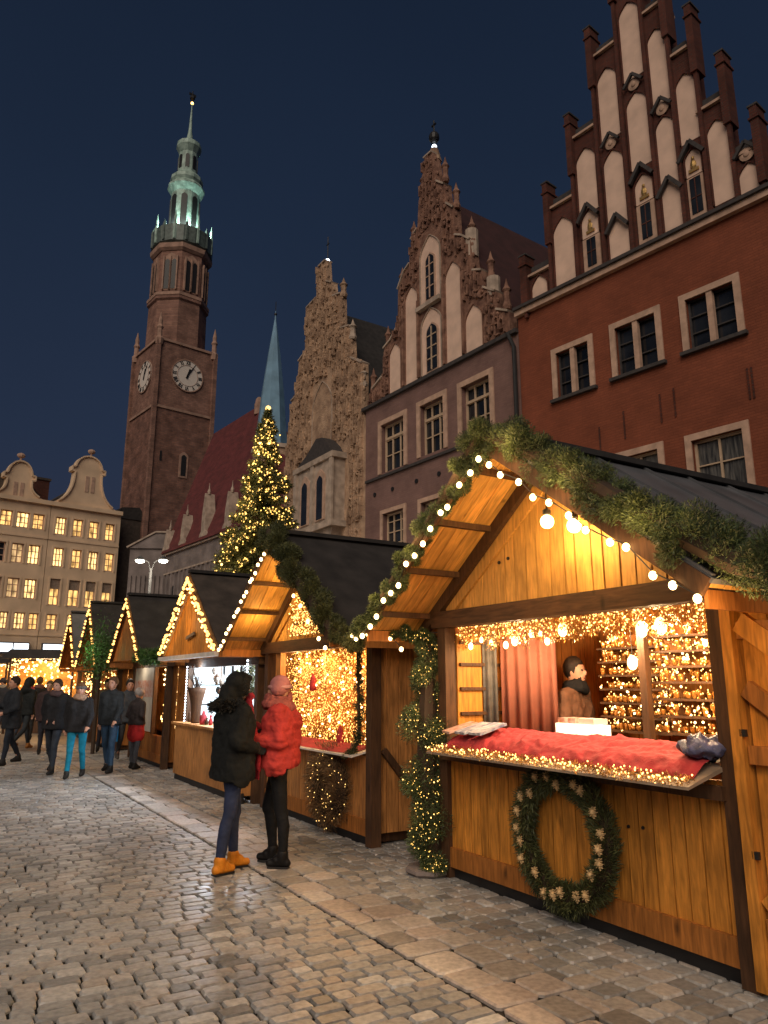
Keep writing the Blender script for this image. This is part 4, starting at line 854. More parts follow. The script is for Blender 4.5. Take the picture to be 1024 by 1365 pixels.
for cx, z in ((3.85, 17.28), (4.74, 18.72), (5.52, 17.35), (7.58, 14.6)):
    MB().bar((cx-.3, -.12, z), (cx, -.12, z+.36), .08, .08).bar((cx, -.12, z+.36), (cx+.3, -.12, z), .08, .08).build('gable_hood', M['darkstone'], RH)
    d_ = MB().lathe([(.17, 0), (.19, .03), (.12, .05)], n=14); d_.v = [(cx+p[0], -.03-p[2], z+.02+p[1]) for p in d_.v]; d_.ball((cx, -.09, z+.02), .08, 8, 6, (1, .4, 1.2)); d_.build('medallion', M['trim'], RH)
for x in (3.9, 3.34, 2.92, 3.6): pass
MB().prism([(.2, 13.3), (8.1, 13.3), (4.6, 20.2), (4.2, 20.2)], .72, 11).build('roof', M['roofdarkred'], RH)
MB().prism([(8.1, 13.3), (13.2, 13.3), (12.5, 15.5), (8.1, 15.5)], .9, 10).build('side_roof', M['redroof'], RH)
# ---- mauve house
A35 = math.radians(35.5)-PI/2
MH = thing('gabled_house', 'mauve plastered house with a dark carved gable next to the red house', 'house', (4.35, 22, 0), A35)
ups = [(-7.66, -6.15, 9.72, 11.72), (-5.14, -3.79, 9.78, 11.75), (-2.81, -1.40, 9.80, 11.72)]
los = [(-7.55, -6.2, 6.4, 8.05), (-5.16, -3.75, 6.4, 8.02), (-2.85, -1.4, 6.4, 8.0)]
skin_wall(MH, 'facade_wall', M['mauve'], -8.79, -.02, 0, 12.7, ups+los, D=9, reveal=.3)
for h in ups: window(MH, h, 'glassdark', 3, [.36, .68], surround='trim', sw=.2, fw=.09, yp=.26, mw=.04)
for h in ups:   # the frames' small square top lights and deep head
    MB().box(h[0]+.06, h[1]-.06, .16, .22, h[3]-.62, h[3]-.52).build('transom', M['winframe'], MH)
for h in los: window(MH, h, 'glassdark', 3, [.28, .55, .8], surround='trim', sw=.16, fw=.08, yp=.26, mw=.035)
MB().box(-8.7, -.04, -.1, .0, 9.52, 9.62).build('string_course', M['darkstone'], MH)
for i, x in enumerate((-8.1, -6.9, -5.4, -4.1, -2.7)): MB().lathe([(.09, 0), (.09, .03)], n=8).build('vent', M['black'], MH); o = LAST[0]; o.location = (x, -.01, 8.95-.02*i); o.rotation_euler = (PI/2, 0, 0)
MB().box(-8.95, 0, -.14, .1, 12.68, 12.82).build('cornice', M['darkstone'], MH)
sil = [(-8.6, 12.82), (-.35, 12.82), (-.4, 13.6), (-.95, 13.9), (-.98, 14.6), (-1.55, 15.0), (-1.6, 15.7), (-2.05, 15.9), (-2.15, 17.2), (-2.6, 17.6), (-2.95, 17.8), (-3.0, 19.0), (-3.4, 19.4), (-3.5, 20.3), (-3.95, 20.7), (-4.05, 21.5), (-4.2, 22.2), (-4.7, 22.2), (-4.85, 21.2), (-5.1, 20.5), (-5.2, 19.3), (-5.6, 19.0), (-5.7, 18.0), (-6.1, 17.8), (-6.5, 17.2), (-6.55, 15.6), (-7.0, 15.2), (-7.5, 15.0), (-7.6, 13.8), (-8.3, 13.5)]
MB().prism(sil, 0, .36).build('carved_gable', M['stonered'], MH)
def inpoly(x, z, po):
    c = False; j = len(po)-1
    for i in range(len(po)):
        if (po[i][1] > z) != (po[j][1] > z) and x < (po[j][0]-po[i][0])*(z-po[i][1])/(po[j][1]-po[i][1])+po[i][0]: c = not c
        j = i
    return c
def relief(t, po, avoid, m='stone', cw=.25, ch=.34, depth=.09, name='carved_surface', rnd=.5, m2=None):
    """fine gothic tracery: colonnettes, little arches, diamonds and figures in jittered cells"""
    xs = [p[0] for p in po]; zs = [p[1] for p in po]; mb = MB(); ok = lambda x, z: inpoly(x, z, po) and not any(a < x < b and c < z < d for a, b, c, d in avoid)
    x = min(xs)+.08
    while x < max(xs):
        z = min(zs)+random.random()*.3
        while z < max(zs):
            h = ch*random.uniform(.7, 1.7)
            if ok(x-.04, z) and ok(x+.04, z+h):
                d = depth*random.uniform(.5, 1.8)
                mb.box(x-.028, x+.028, -d, .02, z, z+h*.96)
                if ok(x+cw, z+h*.5):
                    q = random.random(); cx, cz = x+cw/2, z+h*.5
                    if q < .35: mb.bar((x, -d*.6, z+h*.7), (cx, -d*.7, z+h*.98), .05, .045).bar((cx, -d*.7, z+h*.98), (x+cw, -d*.6, z+h*.7), .05, .045)
                    elif q < .6: mb.ball((cx, -d*.3, cz), .085, 4, 2, (1, .9, 1.3))
                    elif q < .85: mb.ball((cx, -d*.5, cz-.03), .055, 6, 4, (1, 1, 2)).ball((cx, -d*.6, cz+.11), .04, 6, 4)
                    if random.random() < rnd: mb.ball((cx+random.gauss(0, .05), -.02, z+h*random.random()), random.uniform(.03, .075), 5, 4, (random.uniform(.7, 1.3), 1.2, random.uniform(.7, 1.5)))
                    if random.random() < .3: mb.box(x, x+cw, -d*.8, .01, z-.02, z+.025)
            z += h
        x += cw*random.uniform(.85, 1.15)
    return mb.build(name, M[m], t, kind='stuff')
def crockets(t, po, zmin, m='stone', step=.42):
    """leafy knobs and a thin coping along the free upper outline"""
    mb = MB(); cp = MB()
    for i in range(len(po)):
        a, b = po[i], po[(i+1) % len(po)]; l = math.hypot(a[0]-b[0], a[1]-b[1])
        if min(a[1], b[1]) < zmin-.05 or l < .05: continue
        if abs(b[0]-a[0]) > abs(b[1]-a[1])*.5: cp.bar((a[0], .15, a[1]+.03), (b[0], .15, b[1]+.03), .44, .07)
        for k in range(max(1, int(l/step))):
            f = (k+.5)/max(1, int(l/step)); x, z = a[0]+(b[0]-a[0])*f, a[1]+(b[1]-a[1])*f
            mb.ball((x, .08, z+.04), .075, 6, 4, (1, 1, 1.4))
    mb.build('crockets', M[m], t); cp.build('gable_coping', M['stone2'], t)
nich = [(-7.08, -6.28, 12.84, 14.95), (-6.0, -5.18, 12.84, 16.95), (-5.1, -3.66, 12.84, 18.7), (-3.54, -2.66, 12.84, 16.8), (-2.5, -1.6, 12.84, 14.6)]
relief(MH, sil, [(a-.05, b+.05, c, d+.05) for a, b, c, d in nich], m='stonered', cw=.21, ch=.3); crockets(MH, sil, 13.0, 'stonered')
for i in (0, 1, 3, 4): niche(MH, *nich[i], mould='stonered', k=.6)
niche(MH, -5.0, -3.8, 15.7, 18.6, k=.7, mould='stone2'); niche(MH, -4.98, -3.8, 12.9, 15.5, k=.3, mould='stone2')
for a, b, c, d in ((-4.62, -4.16, 15.9, 17.75), (-4.62, -4.05, 12.95, 14.8)):
    w_ = MB().prism(lancet(a-.07, b+.07, c-.05, d+.08, .2), -.05, -.0).build('window', M['trim'], MH); MB().prism(lancet(a, b, c, d, .2), -.07, -.03).build('pane', M['glassdark'], w_)
    q = MB().box((a+b)/2-.025, (a+b)/2+.025, -.1, -.065, c, d-.1)
    for f in (.25, .5, .75): q.box(a, b, -.095, -.068, c+(d-c)*f-.02, c+(d-c)*f+.02)
    q.build('frame', M['winframe'] if c < 14 else M['trim'], w_)
MB().box(-5.15, -3.72, -.2, 0, 15.55, 15.72).build('niche_ledge', M['stone2'], MH)
for x, z in ((-6.1, 12.9), (-5.14, 12.9), (-3.62, 12.9), (-2.57, 12.9)): MB().box(x-.05, x+.05, -.12, 0, z, z+3.2).build('pilaster', M['stonered'], MH)
def finial(t, x, z, h=.7, m='stone', y=.15, r=.14):
    MB().lathe([(r, 0), (r*1.2, h*.1), (r*.8, h*.3), (r*.9, h*.55), (r*1.3, h*.62), (r*.6, h*.75), (r*.05, h)], (x, y), n=8).build('finial', M[m], t); LAST[0].location.z = z
for x, z in ((-8.45, 13.5), (-7.4, 15.0), (-6.4, 17.2), (-5.6, 18.9), (-4.95, 20.8), (-3.6, 20.6), (-3.0, 19.1), (-2.2, 17.2), (-1.3, 15.3), (-.6, 13.9)): finial(MH, x, z-.1, 1.15, 'stonered', r=.13)
for x, z in ((-2.28, 16.6), (-1.26, 14.2)): MB().tube([(x, .2, z), (x, .2, z+1.1)], .24, 10).build('turret_stub', M['stone2'], MH)
MB().tube([(-4.42, .3, 22.0), (-4.42, .3, 22.6)], [.3, .16], 8).build('apex_block', M['stone'], MH)
MB().ball((-4.42, .3, 22.72), .1, 8, 6).build('apex_lamp', M['bulb_white'], MH)
MB().tube([(-4.42, .3, 22.6), (-4.42, .3, 23.95)], .03, 6).ball((-4.42, .3, 23.15), .22, 12, 8, (1, 1, 1.2)).box(-4.55, -4.3, .27, .33, 23.72, 23.78).build('weathervane', M['black'], MH)
MB().prism([(-8.7, 12.75), (-.1, 12.75), (-4.2, 20.35), (-4.6, 20.35)], .38, 10).build('roof', M['roofdarkred'], MH)
MB().tube([(-.12, -.12, 3.5), (-.12, -.12, 12.2), (-.3, -.2, 12.7)], .07, 8).build('drainpipe', M['black'], MH)
# ---- carved house
A33 = math.radians(33)-PI/2
CH = thing('gabled_house', 'brown stone house covered in carvings with a narrow stepped gable and bay window', 'house', (-.75, 29.15, 0), A33)
sil = [(-7.55, 0), (-.02, 0), (-.02, 12.2), (-.3, 13.1), (-.35, 15.0), (-1.3, 15.6), (-1.45, 17.2), (-2.2, 17.4), (-2.3, 19.2), (-3.05, 19.4), (-3.2, 20.2), (-3.7, 20.5), (-3.85, 21.7), (-4.55, 21.7), (-4.75, 20.1), (-5.75, 20.0), (-5.85, 17.6), (-6.5, 17.4), (-6.7, 15.6), (-7.2, 15.5), (-7.3, 13.5), (-7.55, 13.2)]
MB().prism(sil, 0, .32).build('carved_facade', M['stone'], CH); MB().box(-7.5, -.1, .33, 8, 0, 12.5).build('side_wall', M['stone'], CH)
up = [p for p in sil if p[1] > 1]; up = [(-7.55, 8.0), (-.02, 8.0)]+up
relief(CH, up, [(-5.4, -1.4, 7.6, 11.9), (-4.9, -2.8, 12.0, 15.5)], cw=.23, ch=.34, depth=.11, rnd=.8); crockets(CH, sil, 13.0)
MB().prism([(-7.5, 12.4), (-.1, 12.4), (-3.8, 19.1), (-4.2, 19.1)], .35, 9).build('roof', M['roofdark'], CH)
MB().box(-8.9, -7.56, .9, 7, 0, 16.6).build('dark_side_wing', M['redbrick'], CH)
for x, z in ((-7.4, 13.4), (-6.6, 15.7), (-5.8, 17.7), (-4.72, 20.1), (-1.42, 16.6), (-.45, 14.0), (-2.3, 19.1)): finial(CH, x, z-.05, 1.0, 'stone2' if x > -1.5 else 'stone', r=.16)
MB().tube([(-4.2, .3, 21.7), (-4.2, .3, 23.3)], .025, 6).box(-4.32, -4.08, .28, .32, 22.85, 22.9).build('weathervane', M['black'], CH)
MB().ball((-4.2, .3, 21.95), .12, 8, 6).build('apex_lamp', M['bulb_white'], CH)
niche(CH, -4.8, -2.9, 12.0, 15.4, m='stone', k=.8, y=-.02, mould='stone2', name='blind_arch')
bay = MB().prism([(-5.2, 8.3), (-1.7, 8.3), (-1.7, 11.2), (-5.2, 11.2)], -.6, 0); bay.box(-5.35, -1.55, -.72, 0, 11.05, 11.3); bay.box(-5.35, -1.55, -.72, 0, 8.05, 8.3); bay.prism([(-4.6, 7.2), (-2.3, 7.2), (-1.8, 8.05), (-5.1, 8.05)], -.5, 0)
bay.build('bay', M['stone2'], CH)
for x in (-4.2, -2.75):
    w_ = MB().prism(lancet(x-.42, x+.42, 8.45, 10.75, .1), -.66, -.6).build('window', M['trim'], CH); MB().prism(lancet(x-.25, x+.25, 8.5, 10.45, .1), -.68, -.62).build('pane', M['glassdark'], w_)
for x in (-5.15, -3.47, -1.75): MB().box(x-.13, x+.13, -.7, -.6, 8.3, 11.05).build('bay_pilaster', M['stone2'], CH)
d_ = MB(); d_.prism([(-5.1, 11.3), (-1.8, 11.3), (-2.1, 11.7), (-2.7, 12.2), (-3.3, 12.3), (-4.2, 11.75), (-5.0, 11.45)], -.6, 0); d_.build('bay_roof', M['darkstone'], CH)
relief(CH, [(-7.4, 5.5), (-.2, 5.5), (-.2, 8.0), (-7.4, 8.0)], [(-5.2, -1.7, 7.0, 8.3)])
# ---- town hall, its turret spire, annex
A37 = math.radians(37)-PI/2
TH = thing('gothic_hall', 'long grey gothic hall with a steep dark red roof behind the lit tree', 'hall', (-10.09, 46, 0), A37)
MB().box(-10, 8, 0, 7, 0, 10.9).build('wall', M['greystone'], TH)
MB().box(-10.05, 8.05, -.18, .05, 10.75, 11.0).build('eaves_cornice', M['stone2'], TH)
MB().box(-10.02, 8, -.1, 0, 9.3, 9.42).build('string_course', M['stone2'], TH)
pil = MB()
for i in range(25): x = -9.9+i*.74; pil.box(x-.08, x+.08, -.14, 0, 2, 9.3)
pil.build('wall_ribs', M['greystone'], TH)
rf = MB(); x0, x1, x2 = -10.3, -2.4, 8.1
rf.add([(x0, -.3, 10.9), (x2, -.3, 10.9), (x2, 7.2, 10.9), (x0, 7.2, 10.9), (x0, .25, 12.2), (x2, .25, 12.2), (x0-.1, 3.4, 21.1), (x1, 3.4, 21.1), (x2, 3.4, 12.6)],
       [(0, 1, 5, 4), (4, 5, 8, 7, 6), (0, 4, 6, 3), (3, 6, 7, 8, 2), (1, 2, 8, 5), (0, 3, 2, 1)])
rf.build('roof', M['redroof'], TH)
MB().ball((-2.5, 3.3, 21.2), .3, 8, 6, (1, 1, 1.6)).tube([(-2.5, 3.3, 20.3), (-2.5, 3.3, 21.1)], .35, 8).build('ridge_figure', M['towertrim'], TH)
for x, h in ((-6.6, 2.4), (-3.0, 3.2), (-9.7, 1.8), (.6, 2.6)):
    q = MB().prism([(x-.75, 10.9), (x+.75, 10.9), (x+.6, 11.3), (x+.35, 11.5), (x+.3, 10.9+h*.55), (x, 10.9+h), (x-.3, 10.9+h*.55), (x-.35, 11.5), (x-.6, 11.3)], -.2, .5); q.build('dormer_gable', M['stone2'], TH)
    MB().lathe([(.09, 0), (.12, .2), (.05, .4), (.01, .8)], (x, .1), n=6).build('pinnacle', M['stone2'], TH); LAST[0].location.z = 10.9+h-.05
for x in (-8.2, -4.8, -1.2): MB().prism(lancet(x-.5, x+.5, 4.5, 8.4), -.03, .02).build('window', M['glassdark'], TH)
SP = thing('spire_turret', 'slender blue copper spire on a brown stone turret behind the christmas tree', 'spire', (-7.05, 44, 0), math.radians(20))
MB().box(-.95, .95, -.95, .95, 0, 15.9).build('turret', M['stone'], SP)
MB().box(-1.05, 1.05, -1.05, 1.05, 15.7, 15.95).build('turret_cornice', M['stone2'], SP)
MB().lathe([(1.05, 15.9), (.98, 16.6), (.72, 19.5), (.40, 22.2), (.06, 24.6), (.02, 25.3)], n=8, rot=PI/8).build('spire', M['bluecopper'], SP)
MB().ball((0, 0, 25.0), .1, 8, 6).tube([(0, 0, 24.5), (0, 0, 25.9)], .025, 6).build('finial', M['black'], SP)
AX = thing('annex_building', 'low grey ribbed building with a shallow roof at the foot of the clock tower', 'building', (-19.5, 56, 0), math.radians(4))
MB().box(0, 5.2, 0, 5, 0, 11.7).build('wall', M['greystone'], AX); MB().prism([(-.15, 11.7), (5.3, 11.7), (5.3, 12.9), (1.9, 12.9)], -.15, 5).build('roof', M['greystone'], AX)
MB().bar((-.2, -.2, 11.75), (1.9, -.2, 12.98), .15, .12).bar((1.9, -.2, 12.98), (5.3, -.2, 12.98), .15, .12).build('eaves', M['stone2'], AX)
q = MB()
for i in range(15): q.box(.15+i*.35, .27+i*.35, -.12, 0, 1, 9.6)
q.build('wall_ribs', M['greystone'], AX)
# ---- clock tower
CT = thing('clock_tower', 'tall brick clock tower with two white clock faces and a green copper lantern top', 'tower', (-21.79, 66, 0), math.radians(40))
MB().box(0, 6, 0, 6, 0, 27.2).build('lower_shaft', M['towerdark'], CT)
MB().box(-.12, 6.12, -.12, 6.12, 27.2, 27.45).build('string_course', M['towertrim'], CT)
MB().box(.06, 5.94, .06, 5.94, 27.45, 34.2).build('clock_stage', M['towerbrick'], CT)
MB().box(-.1, 6.1, -.1, 6.1, 34.1, 34.35).build('stage_cornice', M['towertrim'], CT)
for x, y in ((0, 0), (6, 0), (0, 6)): 
    w_ = MB().box(x-.2, x+.2, y-.2, y+.2, 0, 34.1).build('corner_quoin', M['towertrim'] if 0 else M['towerbrick'], CT)
for x, y in ((.1, .1), (5.9, .1), (.1, 5.9), (5.9, 5.9)):
    MB().lathe([(.35, 33.6), (.42, 34.2), (.26, 34.4), (.24, 35.2), (.34, 35.4), (.2, 35.7), (.22, 36.1), (.03, 37.0)], (x, y), n=8).build('corner_pinnacle', M['towertrim'], CT)
    MB().ball((x, y, 36.2), .17, 8, 6).build('gilded_ball', M['gold'], CT)
MB().lathe([(2.95, 34.3), (2.9, 39.09), (3.1, 39.25), (3.1, 39.51), (2.85, 39.72), (2.8, 44.73), (3.05, 45.05), (3.05, 45.36)], (3, 3), n=8, rot=PI/8).build('octagon', M['towerbrick'], CT)
MB().lathe([(3.0, 39.51), (3.14, 39.61), (3.14, 39.93), (2.86, 40.03)], (3, 3), n=8, rot=PI/8).build('octagon_band', M['towertrim'], CT)
MB().lathe([(2.9, 44.68), (3.14, 44.94), (3.2, 45.41), (3.0, 45.47)], (3, 3), n=8, rot=PI/8).build('octagon_cornice', M['towertrim'], CT)
for k in range(8):
    a = k*PI/4; R_ = 2.85*math.cos(PI/8)
    e_ = thing('window', None, None); e_.parent = CT; e_.location = (3, 3, 0); e_.rotation_euler = (0, 0, a)
    # part geometry built in its own frame: faces -y
    bpy.data.objects.remove(e_)
    rot = Matrix.Rotation(a, 3, 'Z')
    def put(mb, R_=R_, rot=rot): mb.v = [tuple(rot @ Vector((x, y-R_, z))+Vector((3, 3, 0))) for x, y, z in mb.v]; return mb
    fr = MB().prism(lancet(-.78, .78, 40.24, 44.42, .15), -.05, .05)
    for sx in (-.36, .36): fr.ring([(sx*0, 40.24), (sx*0, 43.48)], .12, -.2, -.04)
    w_ = put(fr).build('window', M['towertrim'], CT)
    for x in (-.36, .36): put(MB().prism(lancet(x-.24, x+.24, 40.35, 43.69, .3), -.09, -.04)).build('pane', M['black'], w_)
    for x in (-.7, 0, .7): put(MB().box(x-.07, x+.07, -.2, -.05, 40.24, 44.00)).build('tracery', M['towertrim'], w_)
# gallery and copper lantern
MB().lathe([(2.6, 45.36), (3.1, 45.68), (3.15, 47.45), (2.95, 47.56), (2.9, 45.99), (1.9, 45.78)], (3, 3), n=16).build('gallery', M['copperdark'], CT)
for k in range(16):
    a = 2*PI*k/16+.1; x, y = 3+3.0*math.cos(a), 3+3.0*math.sin(a); h = 49.12 if k % 2 == 0 else 48.18
    MB().lathe([(.2, 45.78), (.22, 47.45), (.12, 47.87), (.14, h-.8), (.02, h)], (x, y), n=6).build('gallery_pinnacle', M['copperdark'] if k % 2 else M['copper'], CT)
MB().lathe([(1.75, 45.78), (1.6, 47.03), (1.52, 47.14), (1.52, 52.68), (1.7, 52.99), (1.95, 53.41), (1.95, 53.62), (1.6, 54.04), (1.75, 54.35), (1.7, 54.77), (1.25, 55.29), (1.05, 55.50), (1.0, 57.90), (1.15, 58.22), (1.35, 58.63), (1.3, 59.16), (.9, 59.47), (.35, 59.99), (.2, 61.04), (.07, 63.96), (.03, 65.95)], (3, 3), n=12).build('copper_lantern', M['copper'], CT)
for k in range(8):
    a = 2*PI*k/8+.3; rot = Matrix.Rotation(a, 3, 'Z')
    for z0, z1, r, w_ in ((48.08, 52.26, 1.5, .32), (55.81, 57.48, 1.0, .2)):
        mb = MB().prism(lancet(-w_, w_, z0, z1, .1), -.08, .02); mb.v = [tuple(rot @ Vector((x, y-r+.03, z))+Vector((3, 3, 0))) for x, y, z in mb.v]; mb.build('lantern_opening', M['black'], CT)
MB().ball((3, 3, 64.69), .16, 8, 6).build('amber_lamp', M['bulb_mid'], CT)
MB().tube([(3, 3, 64.59), (3, 3, 66.26)], .06, 6).ball((3, 3, 65.37), .3, 8, 6, (1, 1, .9)).box(2.6, 3.4, 2.97, 3.03, 65.63, 65.95).build('weathervane', M['black'], CT)
for a, W_ in ((-2.4, 90), (-1.2, 120), (-.2, 80)): point('gallery_floodlight', CT.matrix_world @ Vector((0, 0, 0)), 0, (1, 1, 1)).name = 'gallery_floodlight'; o = bpy.data.objects[-1] if 0 else None
for o in [o for o in bpy.data.objects if o.type == 'LIGHT' and o.data.energy == 0]: bpy.data.objects.remove(o)
def ctw(x, y, z): c_, s_ = math.cos(math.radians(40)), math.sin(math.radians(40)); return (-21.79+x*c_-y*s_, 66+x*s_+y*c_, z)
for a in (-2.6, -1.75, -.9):
    x, y = 3+2.25*math.cos(a), 3+2.25*math.sin(a); point('gallery_floodlight', ctw(x, y, 48.18), 420, (.72, 1, .9), .1)
    MB().ball((x, y, 47.97), .11, 8, 6).build('floodlight', M['bulb_white'], CT)
ROM = ['XII', 'I', 'II', 'III', 'IV', 'V', 'VI', 'VII', 'VIII', 'IX', 'X', 'XI']
def clock(parent, cx, cz, r, tf, hour, minute):
    mb = MB(); n = 40; pol = [(cx+r*math.cos(2*PI*i/n), cz+r*math.sin(2*PI*i/n)) for i in range(n)]; mb.prism(pol, -.1, 0); mb.v = [tf(p) for p in mb.v]
    c_ = mb.build('clock_face', M['clock'], parent)
    rg = MB()
    for i in range(n):
        for q, w_ in ((r*1.0, .1), (r*.66, .02)):
            a, b = 2*PI*i/n, 2*PI*(i+1)/n; rg.bar((cx+q*math.cos(a), -.11, cz+q*math.sin(a)), (cx+q*math.cos(b), -.11, cz+q*math.sin(b)), .05, w_)
    rg.v = [tf(p) for p in rg.v]; rg.build('rim', M['towertrim'], c_)
    nb = MB(); H = r*.24
    for i, s_ in enumerate(ROM):
        a = PI/2-i*PI/6; u = Vector((math.cos(a), 0, math.sin(a))); v = Vector((math.sin(a), 0, -math.cos(a))); ws = {'I': .07*r, 'V': .15*r, 'X': .15*r}
        tot = sum(ws[ch] for ch in s_); p0 = -tot/2; base = Vector((cx, -.115, cz))+u*r*.71
        for ch in s_:
            c0 = p0+ws[ch]/2; lo = base; hi = base+u*H; w2 = ws[ch]*.36
            if ch == 'I': nb.bar(lo+v*c0, hi+v*c0, .02, .045*r, up=(v.x, 0, v.z))
            if ch == 'V': nb.bar(hi+v*(c0-w2), lo+v*c0, .02, .04*r, up=(v.x, 0, v.z)); nb.bar(hi+v*(c0+w2), lo+v*c0, .02, .03*r, up=(v.x, 0, v.z))
            if ch == 'X': nb.bar(hi+v*(c0-w2), lo+v*(c0+w2), .02, .04*r, up=(v.x, 0, v.z)); nb.bar(hi+v*(c0+w2), lo+v*(c0-w2), .02, .03*r, up=(v.x, 0, v.z))
            p0 += ws[ch]
    nb.v = [tf(p) for p in nb.v]; nb.build('numerals', M['black'], c_)
    for nm, ang, ln, w_ in (('hour_hand', PI/2-hour*PI/6, .48, .12), ('minute_hand', PI/2-minute*PI/30, .7, .07)):
        u = Vector((math.cos(ang), 0, math.sin(ang))); h_ = MB().bar(Vector((cx, -.15, cz))-u*r*.2, Vector((cx, -.15, cz))+u*r*ln, .03, w_*r, up=(u.z, 0, -u.x)); h_.v = [tf(p) for p in h_.v]; h_.build(nm, M['black'], c_)
clock(CT, 3.15, 31.1, 1.62, lambda p: (p[0], p[1]+.06, p[2]), 12.6, 5)
clock(CT, 3.1, 31.1, 1.62, lambda p: (p[1]+.06, 6-p[0], p[2]), 12.6, 5)
for z, x in ((22, 3.3), (13, 3)):
    w_ = MB().prism(lancet(x-.45, x+.45, z-1.3, z+1.3, .1), -.06, .02).build('window', M['towertrim'], CT); MB().prism(lancet(x-.25, x+.25, z-1.1, z+1.0, .1), -.09, -.04).build('pane', M['black'], w_)
MB().prism(lancet(.9, 1.1, 22, 23, .1), -.04, .02).build('slit', M['black'], CT)
# ---- cream houses at left
A49 = math.radians(41)
def cream_house(lb, x0, x1, rows, gable, extra):
    t = thing('gabled_house', lb, 'house', (-23.32, 64, 0), A49)
    holes = []; spec = []
    for z0, z1, cols in rows:
        for x, hw_, kind in cols: holes.append((x-hw_*.82, x+hw_*.82, z0+.12, z1-.1)); spec.append(kind)
    skin_wall(t, 'facade_wall', M['creamwall'], x0, x1, 0, 16.2, holes, D=9, reveal=.25)
    for h, k in zip(holes, spec):
        zs = h
        if k in ('half',):   # shutter blind above, lit below
            mb = MB().box(h[0], h[1], .1, .17, h[2]+(h[3]-h[2])*.62, h[3]); mb.build('blind', M['blind'], t)
        window(t, h, {'lit': 'winlit', 'bright': 'winlit2', 'dark': 'glassdark', 'dim': 'windim', 'half': 'winlit'}[k], 2 if k != 'bright' else 3, 3, fw=.09, yp=.22, mw=.06, fr='trim', surround='creamwall', sw=.13)
    MB().box(x0-.05, x1+.05, -.3, .1, 16.05, 16.4).build('cornice', M['creamwall'], t)
    for z in (5.3, 13.2): MB().box(x0, x1, -.07, 0, z, z+.15).build('string_course', M['creamwall'], t)
    MB().prism(gable, -.02, .6).build('curved_gable', M['creamwall'], t)
    e_ = [p for p in gable if p[1] > 16.5]; q = MB()
    for i in range(len(e_)-1): q.bar((e_[i][0], .25, e_[i][1]), (e_[i+1][0], .25, e_[i+1][1]), .85, .12)
    q.build('gable_coping', M['creamwall'], t)
    cx = sum(p[0] for p in gable)/len(gable)
    MB().prism([(x0+.3, 16.3), (x1-.3, 16.3), (cx+.3, 18.6), (cx-.3, 18.6)], .6, 9).build('roof', M['roofbrown'], t)
    return t
def gab(a, b, c, zt, w1, w2):
    pts = []
    for i in range(9): f = i/8; pts.append((b-(b-(c+w1))*(math.sin(f*PI/2)), 16.4+(zt-1.9-16.4)*(1-math.cos(f*PI/2))))
    pts += [(c+w1, zt-1.5), (c+w1+.25, zt-1.5), (c+w1+.25, zt-1.1), (c+w1, zt-1.1)]
    for i in range(1, 9): f = i/9*PI; pts.append((c+w1*math.cos(f)*.95, zt-1.05+1.05*math.sin(f)))
    return pts+[(2*c-x, z) for x, z in pts[:13][::-1]]
B1 = cream_house('cream house with a curved gable and four columns of lit windows beside the tower', -5.9, 0,
    [(13.6, 15.3, [(-5.02, .52, 'bright'), (-3.62, .5, 'lit'), (-2.25, .5, 'lit'), (-.88, .48, 'lit')]), (10.9, 12.7, [(-4.98, .5, 'bright'), (-3.5, .48, 'lit'), (-2.1, .5, 'bright'), (-.7, .46, 'lit')]),
     (7.7, 10.1, [(-5.0, .5, 'half'), (-3.45, .55, 'half'), (-2.1, .5, 'half'), (-.72, .5, 'half')]), (5.7, 7.2, [(-5.0, .5, 'lit'), (-3.4, .5, 'dim'), (-2.1, .5, 'lit'), (-.72, .5, 'dim')])],
    gab(-5.75, -.1, -3.15, 20.9, 1.15, 0), 0)
B2 = cream_house('cream house with a smaller curved gable at the left edge of the photo', -16, -5.95,
    [(13.8, 15.3, [(-6.8, .55, 'lit'), (-8.0, .6, 'bright'), (-9.25, .55, 'lit'), (-10.6, .55, 'lit'), (-12.5, .55, 'dark')]), (10.9, 12.7, [(-6.9, .55, 'bright'), (-8.15, .55, 'dim'), (-9.5, .55, 'dark'), (-11, .55, 'lit'), (-12.5, .55, 'lit')]),
     (8.1, 9.9, [(-6.9, .55, 'bright'), (-8.2, .55, 'dim'), (-9.5, .55, 'dark'), (-11, .55, 'lit')]), (5.65, 7.2, [(-6.15-.25, .45, 'lit'), (-7.45, .5, 'bright'), (-8.7, .5, 'bright'), (-9.95, .5, 'lit')])],
    gab(-11.1, -6.1, -8.6, 19.4, .95, 0), 0)
for t, cx, zt in ((B1, -2.95, 20.9), (B2, -8.6, 19.4)):
    MB().tube([(cx, .3, zt-.1), (cx, .3, zt+.35)], .08, 6).ball((cx, .3, zt+.55), .28, 8, 6, (1.2, 1, .8)).build('finial', M['trim'], t)
    for x in (-.25, .25): MB().box(cx+x-.14, cx+x+.14, -.06, 0, zt-3.2, zt-1.8).build('gable_slot', M['trim'], t)
for t, a, b in ((B2, -12.5, -6.6), (B1, -5.6, -3.7)):
    MB().box(a, b, -.35, -.02, 3.85, 4.75).build('shop_fascia', M['darkstone'], t)
    n = 5 if t is B2 else 1
    for i in range(n): w_ = (b-a)/n; MB().box(a+i*w_+.06, a+(i+1)*w_-.06, -.42, -.36, 4.0, 4.65).build('sign_light', M['sign_light'], t)
for a, b in ((-12.5, -7.6), (-7.3, -5.2)): MB().box(a, b, -.1, -.03, 1.6, 2.9).build('shop_window', M['sign_light'], B2 if a < -7.4 else B1)
MB().box(-14, -4, -1.6, -.36, 3.3, 3.45).build('awning', M['roofdark'], B2)
